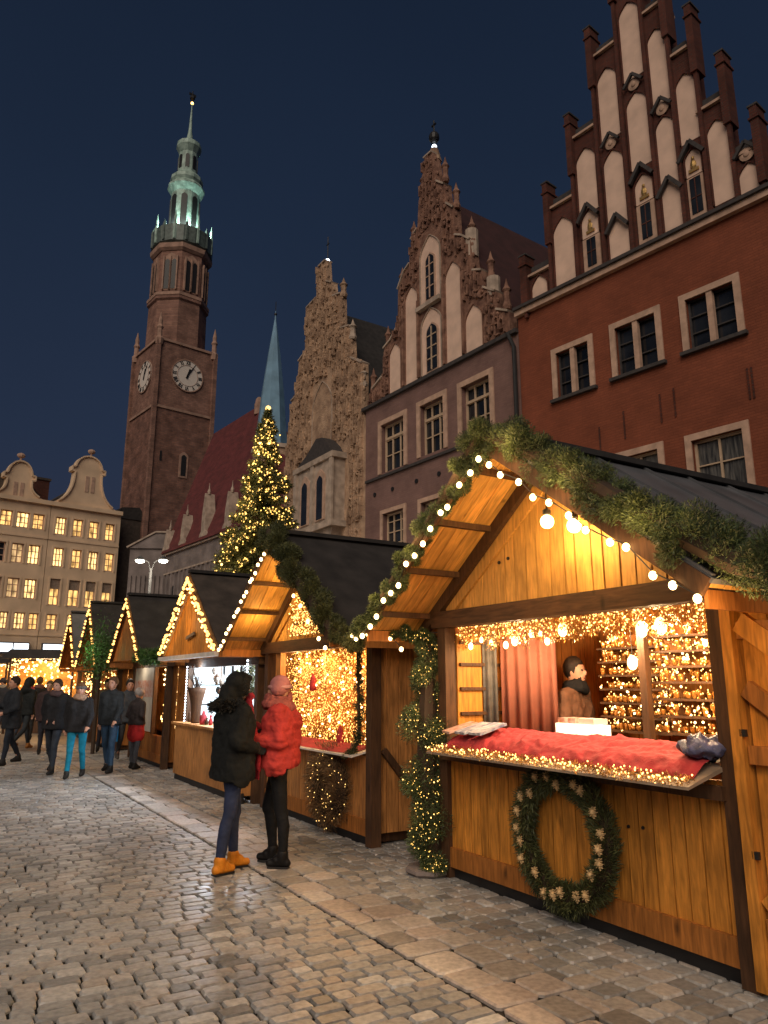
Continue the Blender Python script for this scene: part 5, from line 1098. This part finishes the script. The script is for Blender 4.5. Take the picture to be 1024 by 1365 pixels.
ls = light_string('light_string', 'long string of lights along the shop awning below the cream houses', 'string lights', [(-14+i*.13, -1.65, 3.35+.08*math.sin(i*.5)) for i in range(86)], .055, M['bulb'], (-23.32, 64, 0), A49)
CB = thing('chimney_house', 'brick house corner with flat chimney behind the cream gables', 'house', (-23.32, 64, 0), A49)
MB().box(-8.0, -5.4, 3, 6, 0, 18.9).build('brick_block', M['redbrick'], CB); MB().box(-8.1, -5.3, 2.9, 6.1, 18.9, 19.1).build('coping', M['roofbrown'], CB)
MB().box(-12.5, -10.2, 4, 8, 0, 18.8).build('brick_block', M['redbrick'], CB)
for x in (-11.6, -6.6): MB().box(x-.3, x+.3, 4.6, 5.2, 18.8, 19.8).build('chimney', M['roofbrown'], CB)
DH = thing('dark_house', 'dark unlit house squeezed between the cream house and the tower', 'house', (-23.32, 64, 0), A49)
MB().box(.05, 3.0, 1.5, 8, 0, 16.2).build('wall', M['roofbrown'], DH); MB().prism([(.0, 16.2), (3.1, 16.2), (2.2, 17.4), (.6, 17.2)], 1.4, 8).build('roof', M['roofdark'], DH)
# ---- street lamp
SLp = thing('street_lamp', 'tall street lamp with two glaring white heads in front of the grey hall', 'street lamp', (-7.62, 24, 0), 0)
MB().lathe([(.16, 0), (.17, .3), (.09, .5), (.06, 2), (.05, 5.3)], n=10).build('post', M['greymetal'], SLp)
for sx in (-1, 1):
    MB().tube([(0, 0, 5.2), (sx*.1, 0, 5.5), (sx*.36, 0, 5.66)], .018, 6).build('arm', M['greymetal'], SLp)
    h_ = MB().lathe([(.06, 5.66), (.17, 5.60), (.19, 5.55), (.02, 5.72)], (sx*.38, 0), n=12).build('lamp_head', M['greymetal'], SLp)
    MB().ball((sx*.38, 0, 5.54), .15, 10, 6, (1, 1, .45)).build('lamp_glass', emit('lamp_glass_light', (1, .9, .75), 12), h_, smooth=True)
    point('lamp_light', (-7.62+sx*.6, 23.3, 5.2), 170, (1, .86, .68), .12)
# ---- christmas tree
TX, TY = -3.22, 19.4
XT = thing('christmas_tree', 'tall lit christmas tree rising behind the market huts', 'christmas tree', (TX, TY, 0), 0)
MB().tube([(0, 0, 0), (0, 0, 3.2), (0, 0, 8.8)], [.14, .11, .01], 8).build('trunk', M['stem'], XT)
Pn = []; Dn = []; br = MB(); LP = []
Rz = lambda z: 1.42*((9.0-z)/5.6)**.92
for tier in range(46):
    z = 2.6+6.2*tier/46; nb = max(4, int(15*(9.2-z)/6))
    for k in range(nb):
        a = random.random()*2*PI; R_ = Rz(z)*random.uniform(.8, 1.08)*(1+.07*math.sin(a*3+z*2)); dr = -.15-.22*random.random()
        p0 = Vector((0, 0, z+.12)); p1 = Vector((math.cos(a)*R_*.6, math.sin(a)*R_*.6, z+dr*R_*.5)); p2 = Vector((math.cos(a)*R_, math.sin(a)*R_, z+dr*R_*.6+.1*R_))
        br.tube([p0, p1, p2], [.02, .012, .004], 4)
        for j in range(int(90+190*R_)):
            f = random.random()**.6; c_ = p0.lerp(p1, f*2) if f < .5 else p1.lerp(p2, f*2-1); wd = .03+.16*(1-f)*R_
            Pn.append(c_+Vector((random.gauss(0, wd), random.gauss(0, wd), random.gauss(0, .04)))); Dn.append((math.cos(a), math.sin(a), -.25))
        for j in range(9): f = random.uniform(.5, 1.05); c_ = p1.lerp(p2, f); LP.append(c_+Vector((random.gauss(0, .05), random.gauss(0, .05), random.gauss(0, .04))))
for j in range(2200): z = 8.3+.7*random.random(); r_ = .16*(9.05-z); Pn.append(Vector((random.gauss(0, r_), random.gauss(0, r_), z))); Dn.append((0, 0, 1))
br.build('branches', M['stem'], XT)
link('crown', needles('crown', np.array([tuple(p) for p in Pn]), .12, .028, np.array(Dn), .5), M['needles2'], XT)
for j in range(60): z = 8.1+.95*random.random(); LP.append(Vector((random.gauss(0, .16*(9.1-z)), random.gauss(0, .16*(9.1-z)), z)))
random.shuffle(LP); bulbs(XT, LP, .030, M['bulb_mid'], 100, .021, M['bulb_gold'])
MB().ball((0, 0, 9.08), .08, 8, 6).build('tree_top_star', M['bulb_dim'], XT)
for z, r in ((4.2, 1.5), (6, 1.1), (7.6, .7)): point('tree_glow', (TX-.6*r, TY-r*1.1, z), 34, (1, .7, .3), .3)
# ================================================================ PEOPLE
def remeshed(mb, vox, sm=4, disp=0, dscale=.12, name='part', quilt=0, clamp=None):
    me = mb.mesh('tmp'); o = bpy.data.objects.new('tmp', me); COL.objects.link(o)
    a = o.modifiers.new('r', 'REMESH'); a.mode = 'VOXEL'; a.voxel_size = vox; a.use_smooth_shade = True
    b = o.modifiers.new('s', 'SMOOTH'); b.iterations = sm; b.factor = .5
    if disp:
        tx = bpy.data.textures.new('folds', 'CLOUDS'); tx.noise_scale = dscale; tx.noise_depth = 2
        d = o.modifiers.new('d', 'DISPLACE'); d.texture = tx; d.strength = disp; d.mid_level = .5
    dg = bpy.context.evaluated_depsgraph_get(); ne = bpy.data.meshes.new_from_object(o.evaluated_get(dg)); ne.name = name
    bpy.data.objects.remove(o); bpy.data.meshes.remove(me); ne.materials.clear()
    if quilt:
        n = len(ne.vertices); co_ = np.empty(n*3, np.float32); no_ = np.empty(n*3, np.float32); ne.vertices.foreach_get('co', co_); ne.vertices.foreach_get('normal', no_); co_ = co_.reshape(-1, 3); no_ = no_.reshape(-1, 3)
        w_ = np.abs(np.sin((co_[:, 2]+.012*np.sin(co_[:, 0]*14))*PI/.088))**.5*(1-np.abs(no_[:, 2])); co_ += no_*(quilt*(w_-.6))[:, None]; ne.vertices.foreach_set('co', co_.ravel()); ne.update()
    if clamp is not None:
        for v in ne.vertices:
            if v.co.z < clamp and abs(v.co.x) < .26: v.co.z = clamp-.12*(clamp-v.co.z)
        ne.update()
    return ne
CLO = {}
def cm(c, rough=.8, key=None):
    k = (c, rough)
    if k not in CLO: CLO[k] = cloth(key or 'dyed_cloth', c, rough)
    return CLO[k]
def person(label, loc, rz, H=1.72, coat=(.02, .02, .022), pants=(.03, .035, .05), shoes=(.02, .018, .016), hem=.80, legs=((.12, .1), (-.12, -.25)), arms=None, hair=(.03, .02, .015), hat=None, hood=False, scarf=None, puff=1.0, vox=.02, near=False, headturn=0, extra=None, group=None, lean=0, gloves=None, face=True, foot=None, coatrough=.75, skirt=None, quilt=0):
    """legs: (thigh, shin) swing in radians for left, right (forward positive). local +y is forward"""
    t = thing('person', label, 'person', loc, rz, group); t.scale = (H/1.72,)*3
    hip = .92; J = {}
    drop = 0
    for i, sx in enumerate((-1, 1)):
        th, sh = legs[i]; h = Vector((sx*.095, 0, hip)); k = h+Vector((sx*.0, math.sin(th)*.44, -math.cos(th)*.44)); a = k+Vector((sx*.01, math.sin(sh)*.41, -math.cos(sh)*.41)); J[i] = [h, k, a]
    low = min(J[0][2].z, J[1][2].z)-.07
    for i in (0, 1): J[i] = [p-Vector((0, 0, low)) for p in J[i]]
    dz = -low; B = lambda x, y, z: Vector((x, y+lean*(z-.92), z+dz))
    sh_ = {}; arms = arms or [((-.06, .02, -.28), (.02, .08, -.25)), ((.06, .02, -.28), (-.02, .08, -.25))]
    for i, sx in enumerate((-1, 1)):
        s_ = B(sx*.172, 0, 1.405); e_ = s_+Vector(arms[i][0]); w_ = e_+Vector(arms[i][1]); sh_[i] = [s_, e_, w_]
    hc = B(0, .02, 1.615)
    R_h = Matrix.Rotation(headturn, 3, 'Z')
    # body
    b = MB()
    for i in (0, 1): h, k, a = J[i]; b.cone2(h, .066, k, .04, 10).cone2(k, .038, a, .028, 10); f = foot[i] if foot else 0; b.cone2(a+Vector((0, -.02, -.03)), .035, a+Vector((math.sin(f)*.13, math.cos(f)*.13, -.045)), .026, 8)
    b.cone2(B(-.06, 0, .95), .1, B(-.07, 0, 1.3), .1, 10).cone2(B(.06, 0, .95), .1, B(.07, 0, 1.3), .1, 10).cone2(B(-.13, 0, 1.4), .06, B(.13, 0, 1.4), .06, 10)
    b.cone2(B(0, 0, 1.38), .055, hc-Vector((0, 0, .05)), .05, 10)
    b.ball(hc, .1, 14, 10, (.76, .94, 1.16), R_h); b.ball(hc+R_h @ Vector((0, .03, -.05)), .07, 12, 8, (.8, .95, 1.0), R_h)
    b.ball(hc+R_h @ Vector((0, .1, -.015)), .02, 8, 6, (.7, 1, 1.3), R_h)
    for sx in (-1, 1): b.ball(hc+R_h @ Vector((sx*.076, 0, -.01)), .022, 8, 6, (.4, .8, 1.3), R_h)
    for i in (0, 1):
        s_, e_, w_ = sh_[i]; b.cone2(s_, .048, e_, .036, 8).cone2(e_, .036, w_, .026, 8)
    # hands
    def hand(mb, w_, e_, side, k=1.0):
        d = (w_-e_).normalized(); u = Vector((0, 0, 1)) if abs(d.z) < .7 else Vector((side, 0, 0)); n_ = d.cross(u).normalized(); u = n_.cross(d).normalized()
        mb.cone2(w_, .026*k, w_+d*.05, .03*k, 8); mb.cone2(w_+d*.04+u*.018, .018*k, w_+d*.075+u*.02, .014*k, 6)
        mb.cone2(w_+d*.04-u*.018, .018*k, w_+d*.075-u*.02, .014*k, 6)
        for q in range(4):
            o_ = u*(.027-.018*q); l = (.032, .038, .035, .027)[q]; p0 = w_+d*.085+o_; p1 = p0+d*l+n_*.008*side; p2 = p1+d*l*.5+n_*.025*side
            mb.cone2(p0, .0095*k, p1, .009*k, 6).cone2(p1, .009*k, p2, .0075*k, 6)
        p0 = w_+d*.02+u*.03; mb.cone2(p0, .012*k, p0+d*.03+u*.022, .010*k, 6).cone2(p0+d*.03+u*.022, .01*k, p0+d*.055+u*.026, .008*k, 6)
    for i in (0, 1): hand(b, sh_[i][2], sh_[i][1], (-1, 1)[i])
    link('body', remeshed(b, .0075 if near else vox*.8, 2, name='body'), M['skin'], t, True)
    if face:
        for sx in (-1, 1): MB().ball(hc+R_h @ Vector((sx*.032, .088, .012)), .0095, 8, 6).build('eye', M['black'], t, True)
        MB().ball(hc+R_h @ Vector((0, .093, -.062)), .02, 8, 5, (1.1, .4, .28), R_h).build('mouth', cm((.3, .08, .06)), t, True)
    # trousers
    b = MB()
    for i in (0, 1): h, k, a = J[i]; b.cone2(h+Vector((0, 0, .02)), .094, k+Vector((0, .01, 0)), .06, 12).cone2(k, .058, k.lerp(a, .3)+Vector((0, -.012, 0)), .058, 12).cone2(k.lerp(a, .3)+Vector((0, -.012, 0)), .058, a+Vector((0, 0, .05)), .044, 12)
    b.cone2(B(-.05, 0, .93), .115, B(.05, 0, .93), .115, 12)
    link('trousers', remeshed(b, vox*.6 if near else vox, 2, .012, .07, 'trousers'), cm(pants, .8), t, True)
    if skirt: link('skirt', remeshed(MB().cone2(B(-.05, 0, .98), .13, B(-.06, 0, .72), .16, 12).cone2(B(.05, 0, .98), .13, B(.06, 0, .72), .16, 12), vox, 2, name='skirt'), cm(skirt), t, True)
    for i in (0, 1):
        a = J[i][2]; f = foot[i] if foot else 0; b = MB(); d = Vector((math.sin(f), math.cos(f), 0))
        b.cone2(a+Vector((0, 0, .04)), .056, a+Vector((0, 0, -.02)), .05, 10).cone2(a-d*.04+Vector((0, 0, -.033)), .04, a+d*.13+Vector((0, 0, -.036)), .036, 10).ball(a+d*.06+Vector((0, 0, -.01)), .045, 10, 8)
        link('shoe', remeshed(b, .011 if near else vox, 2, name='shoe'), cm(shoes, .5), t, True)
        if near: MB().prism([(-.036, 0), (.036, 0), (.036, .016), (-.036, .016)], -.06, .14).build('sole', M['black'], t); o = LAST[0]; o.location = (a.x, a.y, a.z-.078); o.rotation_euler = (0, 0, -f)
    # coat
    b = MB(); hz = hem; P_ = 1+(puff-1)*.75
    for sx in (-1, 1):
        b.cone2(B(sx*.08*P_, -.0, 1.31), .118*P_, B(sx*.07*P_, 0, 1.05), .12*P_, 14).cone2(B(sx*.07*P_, 0, 1.05), .12*P_, B(sx*.08*P_, -.005, hz+.02), .128*P_, 14)
    b.cone2(B(0, -.02*P_, 1.3), .13*P_, B(0, -.01, hz+.02), .132*P_, 14); b.cone2(B(-.12, 0, 1.40), .072*P_, B(0, 0, 1.44), .075*P_, 12).cone2(B(.12, 0, 1.40), .072*P_, B(0, 0, 1.44), .075*P_, 12); b.cone2(B(0, 0, 1.42), .08, B(0, .0, 1.49), .068, 12)
    for i in (0, 1):
        s_, e_, w_ = sh_[i]; b.cone2(s_-Vector((0, 0, .01)), .072*P_, e_, .060*P_, 12).cone2(e_, .060*P_, w_, .046*P_, 12)
    if hood:
        b.ball(hc+Vector((0, -.01, .03)), .128, 14, 10, (.92, 1.0, 1.05)); b.cone2(B(0, -.12, 1.44), .09, hc+Vector((0, -.07, -.02)), .10, 12); b.cone2(B(-.13, -.06, 1.45), .055, B(0, -.15, 1.47), .075, 10).cone2(B(.13, -.06, 1.45), .055, B(0, -.15, 1.47), .075, 10)
        b.cone2(hc+Vector((0, .02, .10)), .06, hc+Vector((0, .09, .09)), .045, 10)
    ce = link('coat', remeshed(b, vox*.6 if near else vox, 3, .05 if near else .03, .11, 'coat', quilt, B(0, 0, hz).z), cm(coat, coatrough), t, True)
    if puff > 1.05:   # quilted seams: raised bands round the torso are cut by the seams between them
        pass
    # head wear / hair
    if not hood:
        b = MB()
        if hat: b.ball(hc+Vector((0, -.008, .045)), .108, 14, 10, (.86, 1.0, .95), R_h)
        else: b.ball(hc+R_h @ Vector((0, -.018, .03)), .107, 14, 10, (.84, .98, 1.08), R_h)
        me = b.mesh('x')
        if hat: b.cone2(hc+Vector((0, 0, .02))+Vector((-.04, 0, 0)), .088, hc+Vector((.04, 0, .02)), .088, 12)
        if not hat:
            bb = MB(); 
            for p in b.v: pass
            # keep the face free: push the front of the hair cap back
            b.v = [tuple(Vector(p)+R_h @ Vector((0, min(0, .045-(R_h.inverted() @ (Vector(p)-hc)).y)*.9, 0))) if (R_h.inverted() @ (Vector(p)-hc)).z < .055 and (R_h.inverted() @ (Vector(p)-hc)).y > .045 else p for p in b.v]
            link('hair', b.mesh('hair'), cm(hair, .6), t, True)
        else: link('hat', remeshed(b, .01 if near else vox*.8, 2, .008, .03, 'hat'), cm(hat, .9), t, True)
    if scarf:
        b = MB(); n_ = 12
        for k in range(n_):
            a0, a1 = 2*PI*k/n_, 2*PI*(k+1)/n_
            for zz, rr, r2 in ((1.455, .10, .042), (1.50, .085, .038)): b.cone2(B(math.cos(a0)*rr, math.sin(a0)*rr*.9+.01, zz+.012*math.sin(a0*2)), r2, B(math.cos(a1)*rr, math.sin(a1)*rr*.9+.01, zz+.012*math.sin(a1*2)), r2, 8)
        link('scarf', remeshed(b, .012 if near else vox, 2, .02, .05, 'scarf'), cm(scarf, .95), t, True)
    if gloves:
        for i in (0, 1):
            b = MB(); hand(b, sh_[i][2], sh_[i][1], (-1, 1)[i], 1.35); link('glove', remeshed(b, .0065 if near else .012, 1, name='glove'), cm(gloves, .85), t, True)
    if extra: extra(t, B, hc, sh_)
    return t
def gpos(x, y): return (x, y, .006)
# --- the couple in front
def exA(t, B, hc, sh_):
    # red scarf at the chin with its long fringed end hanging down the front
    b = MB(); b.cone2(hc+Vector((-.05, .10, -.10)), .04, hc+Vector((.07, .11, -.07)), .035, 8)
    pts = [hc+Vector((.05, .09, -.12)), B(.07, .15, 1.28), B(.08, .19, 1.1), B(.10, .20, .95), B(.11, .20, .88)]
    for i in range(len(pts)-1): b.cone2(pts[i], .03, pts[i+1], .032, 8); b.cone2(pts[i]+Vector((.03, 0, 0)), .024, pts[i+1]+Vector((.035, 0, 0)), .026, 8)
    s_ = link('scarf', remeshed(b, .01, 2, .02, .05, 'scarf'), cm((.30, .022, .03), .95), t, True)
    f = MB()
    for k in range(9): x = .07+.011*k; f.tube([B(x, .20, .87), B(x+random.uniform(-.01, .01), .20, .79)], .005, 4)
    f.build('fringe', cm((.30, .022, .03), .95), s_)
    # coat seams, pocket flap, backpack-like fullness of the back
    MB().tube([B(.135, .02, 1.25), B(.165, .03, 1.05), B(.17, .05, .85)], .004, 4).build('side_seam', M['black'], t)
    fur = RNG.normal(size=(900, 3)); fur /= np.linalg.norm(fur, axis=1)[:, None]; fur = fur[(fur[:, 1] > .1) & (fur[:, 1] < .6)]
    a_ = RNG.uniform(PI*.95, PI*2.05, 2600); rr_ = RNG.uniform(.12, .215, 2600); fp = np.stack([np.cos(a_)*rr_, np.sin(a_)*rr_*.95-.02, np.full(2600, B(0, 0, 1.45).z)+RNG.normal(.03, .02, 2600)-(rr_-.12)*.35], 1); link('collar_fur', needles('collar_fur', fp, .05, .009, np.stack([np.cos(a_), np.sin(a_), np.full(2600, -.2)], 1), .6), cm((.035, .032, .028), .95), t)
    link('hood_trim', needles('hood_trim', np.array(hc)+np.array([0, -.02, .02])+fur*np.array([.12, .135, .15]), .035, .008, fur, .5), cm((.03, .028, .025), .9), t)
Aperson = person('person in black hooded coat, blue jeans and mustard boots', gpos(-1.40, 7.2), math.radians(-58), 1.70, coat=(.013, .014, .014), pants=(.03, .04, .085), shoes=(.62, .22, .02), hem=.80, legs=((.16, .03), (-.13, -.16)),
    arms=[((-.05, .10, -.26), (.10, .20, .02)), ((.10, -.07, -.26), (-.06, .17, -.06))], hood=True, puff=1.5, vox=.02, near=True, extra=exA, gloves=(.02, .02, .02), foot=(.1, -.25), coatrough=.95)
def exB(t, B, hc, sh_):
    MB().cone2(hc+Vector((0, .02, -.07)), .07, hc+Vector((0, .06, -.04)), .06, 10)
    b = MB()
    for k in range(14):
        a0, a1 = 2*PI*k/14, 2*PI*(k+1)/14
        for zz, rr, r2 in ((1.455, .135, .042), (1.505, .115, .038), (1.555, .105, .032)): b.cone2(B(math.cos(a0)*rr, math.sin(a0)*rr+.02, zz+.03*math.sin(a0+zz*21)), r2, B(math.cos(a1)*rr, math.sin(a1)*rr+.02, zz+.03*math.sin(a1+zz*21)), r2, 8)
    link('scarf', remeshed(b, .009, 1, .045, .04, 'scarf'), cm((.30, .085, .07), .95), t, True)
    MB().tube([hc+Vector((math.cos(a)*.1, math.sin(a)*.108-.008, .03)) for a in [2*PI*k/20 for k in range(21)]], .02, 8, cap=False).build('hat_band', cm((.5, .24, .22), .95), t, True)
    for z in ():
        ring = [B(math.cos(a)*.245, math.sin(a)*.175-.005, z+.004*math.sin(a*3)) for a in [2*PI*k/20 for k in range(21)]]
        MB().tube(ring, .006, 4, cap=False).build('quilt_seam', cm((.2, .012, .01), .8), t)
    f = MB()
    for k in range(10): a = random.random()*6.28; f.tube([B(math.cos(a)*.14, math.sin(a)*.14, 1.44), B(math.cos(a)*.17, math.sin(a)*.17, 1.38)], .004, 4)
    f.build('scarf_fringe', cm((.30, .085, .07), .95), t)
Bperson = person('person in red padded jacket, pink knit hat and thick scarf', gpos(-1.0, 7.42), math.radians(88), 1.68, coat=(.42, .042, .036), pants=(.011, .011, .012), shoes=(.012, .011, .011), hem=.90, quilt=.013, legs=((-.13, -.05), (.24, -.12)),
    arms=[((-.08, -.04, -.27), (.03, .27, .03)), ((.06, .06, -.26), (-.05, .24, .10))], hat=(.42, .16, .15), puff=1.6, vox=.02, near=True, extra=exB, gloves=(.05, .015, .015), foot=(.1, .15), coatrough=.85)
def ex_sell(t, B, hc, sh_): MB().ball(hc+Vector((0, .055, -.06)), .05, 10, 8, (1, .7, .9)).build('beard', cm((.03, .018, .012), .9), t, True)
sx_, sy_, _ = L1(-.95, 1.12, 0)
person('seller with short dark hair and a black scarf standing inside the large hut', (sx_, sy_, .12), RZ+math.radians(-75), 1.74, coat=(.13, .065, .04), pants=(.03, .03, .03), scarf=(.012, .012, .014), hem=.85, legs=((0, 0), (0, 0)), hair=(.02, .013, .01), vox=.016, near=True, puff=.98, extra=ex_sell, coatrough=.95, group=None)
# --- people walking in the square
def faceto(deg): return math.radians(deg)
WALK = [((.05, .02, -.27), (.0, .13, -.21)), ((-.0, -.08, -.27), (.0, .03, -.25))]
WALK = [((-.07, .08, -.26), (.02, .15, -.19)), ((.07, -.08, -.26), (-.02, .05, -.25))]
pk2 = [((-.08, -.06, -.26), (.13, .14, -.14)), ((.08, -.06, -.26), (-.13, .14, -.14))]
person('person in a black puffer jacket and dark jeans walking beside the turquoise jeans', gpos(-6.2, 14.45), faceto(175), 1.70, coat=(.016, .016, .018), pants=(.03, .035, .045), hem=.82, legs=((.22, .1), (-.18, -.45)), arms=pk2, puff=1.25, scarf=(.08, .05, .05), hair=(.05, .03, .02))
def exH(t, B, hc, sh_):
    MB().lathe([(.098, -.02), (.102, 0), (.098, .03)], n=16).build('headband', cm((.12, .11, .11)), t); LAST[0].location = hc+Vector((0, 0, .03))
    MB().cone2(hc+Vector((.03, -.03, -.05)), .06, hc+Vector((.06, .02, -.22)), .04, 8).build('long_hair', cm((.16, .08, .04)), t, True)
person('person with turquoise jeans, black jacket and grey headband walking toward the camera', gpos(-5.49, 13.8), faceto(188), 1.63, coat=(.018, .018, .02), pants=(.01, .19, .30), hem=.84, legs=((-.14, -.3), (.16, .1)), arms=WALK, scarf=(.35, .22, .15), hair=(.16, .08, .04), puff=1.12, extra=exH)
person('person in a dark grey jacket and blue jeans behind the turquoise jeans', gpos(-5.2, 14.6), faceto(170), 1.74, coat=(.025, .03, .035), pants=(.04, .08, .14), hem=.86, legs=((.14, .0), (-.12, -.3)), arms=WALK, puff=1.1, hair=(.12, .06, .03))
def exS(t, B, hc, sh_): MB().box(.18, .42, -.06, .06, .42, .8).build('carried_bag', cm((.01, .16, .42)), t)
person('person in blue grey jacket carrying a bright blue bag near the poster hut', gpos(-5.55, 16.6), faceto(-150), 1.72, coat=(.05, .06, .075), pants=(.06, .065, .075), hem=.84, legs=((.3, .15), (-.22, -.5)), arms=WALK, puff=1.05, extra=exS, shoes=(.1, .09, .08))
def exP(t, B, hc, sh_): MB().ball(sh_[1][2]+Vector((0, .05, -.03)), .055, 8, 6).build('glove', cm((.6, .06, .18)), t, True)
person('person in a long dark coat with one pink glove at the left edge', gpos(-7.72, 15.9), faceto(140), 1.76, coat=(.022, .025, .03), pants=(.02, .025, .035), hem=.72, legs=((.2, .1), (-.2, -.45)), arms=[((-.08, .04, -.27), (.04, .2, -.1)), ((.08, .06, -.26), (-.05, .22, .0))], puff=1.2, extra=exP)
person('person in black hood with a red scarf walking far behind the pink glove', gpos(-9.15, 19.6), faceto(-20), 1.78, coat=(.016, .018, .018), pants=(.03, .035, .04), hem=.86, legs=((.4, .2), (-.3, -.8)), arms=WALK, hood=True, puff=1.1, scarf=(.4, .06, .07), shoes=(.3, .12, .03))
x_, y_, _ = P(10.0, -.5)
person('small person in a dark coat with a red band at the poster hut', (x_, y_, .006), RZ+.4, 1.52, coat=(.05, .04, .04), pants=(.08, .085, .1), hem=.95, legs=((.05, 0), (-.05, -.08)), arms=pk2, skirt=(.5, .03, .03), hat=(.35, .32, .3), puff=1.15)
crowd = [(-8.0, 18.2, 200, (.05, .03, .03), (.03, .03, .04), 'person in dark maroon jacket just behind the black puffer jacket'), (-7.4, 20.5, 150, (.02, .03, .04), (.03, .04, .06), 'person in navy jacket in the crowd left of the poster hut'), (-6.9, 19.0, 190, (.09, .07, .05), (.02, .02, .03), 'person in a tan jacket half hidden behind the crowd'),
         (-10.2, 22.5, 30, (.02, .02, .02), (.03, .03, .03), 'person in a black parka walking away at far left'), (-11.0, 23.5, -10, (.05, .055, .06), (.03, .04, .06), 'person in a grey jacket walking away near the left edge'), (-9.2, 24.0, 160, (.12, .03, .03), (.02, .02, .03), 'person in dark red jacket far back in the crowd'),
         (-12.8, 25.5, 0, (.03, .03, .035), (.03, .03, .04), 'leftmost distant person in charcoal coat before the canopy stall'), (-8.4, 26.5, 180, (.02, .025, .03), (.05, .05, .06), 'distant person in dark coat before the farthest huts'), (-10.6, 27.5, 90, (.1, .08, .06), (.02, .02, .03), 'distant person in beige coat facing the far stalls'), (-12.0, 28.5, -90, (.02, .02, .02), (.02, .02, .02), 'distant person in black facing the leftmost stall'), (-7.1, 21.9, 40, (.02, .02, .025), (.04, .06, .1), 'person in black coat and blue jeans, rearmost before the far huts')]
def pack(t, B, hc, sh_): b = MB().ball(B(0, -.2, 1.22), .15, 12, 8, (.95, .6, 1.4)); b.bar(B(-.1, .1, 1.1), B(-.1, .06, 1.42), .04, .015).bar(B(.1, .1, 1.1), B(.1, .06, 1.42), .04, .015); b.build('backpack', cm(random.choice(((.1, .03, .02), (.03, .05, .09), (.09, .08, .05)))), t, True)
for X, Y, a, c_, p_, lb in crowd:
    person(lb, gpos(X, Y), faceto(a), random.uniform(1.62, 1.82), coat=c_, pants=p_, hem=random.uniform(.78, .9), legs=random.choice((((.2, .1), (-.2, -.45)), ((-.18, -.4), (.2, .1)), ((.03, 0), (-.03, 0)))), arms=random.choice((WALK, pk2)), vox=.028, hat=random.choice((None, (.05, .04, .04), (.2, .05, .05))), hair=random.choice(((.03, .02, .015), (.12, .07, .03))), puff=random.choice((1.05, 1.2)), scarf=random.choice((None, (.2, .1, .08), (.3, .26, .2))), extra=random.choice((None, pack, None)))
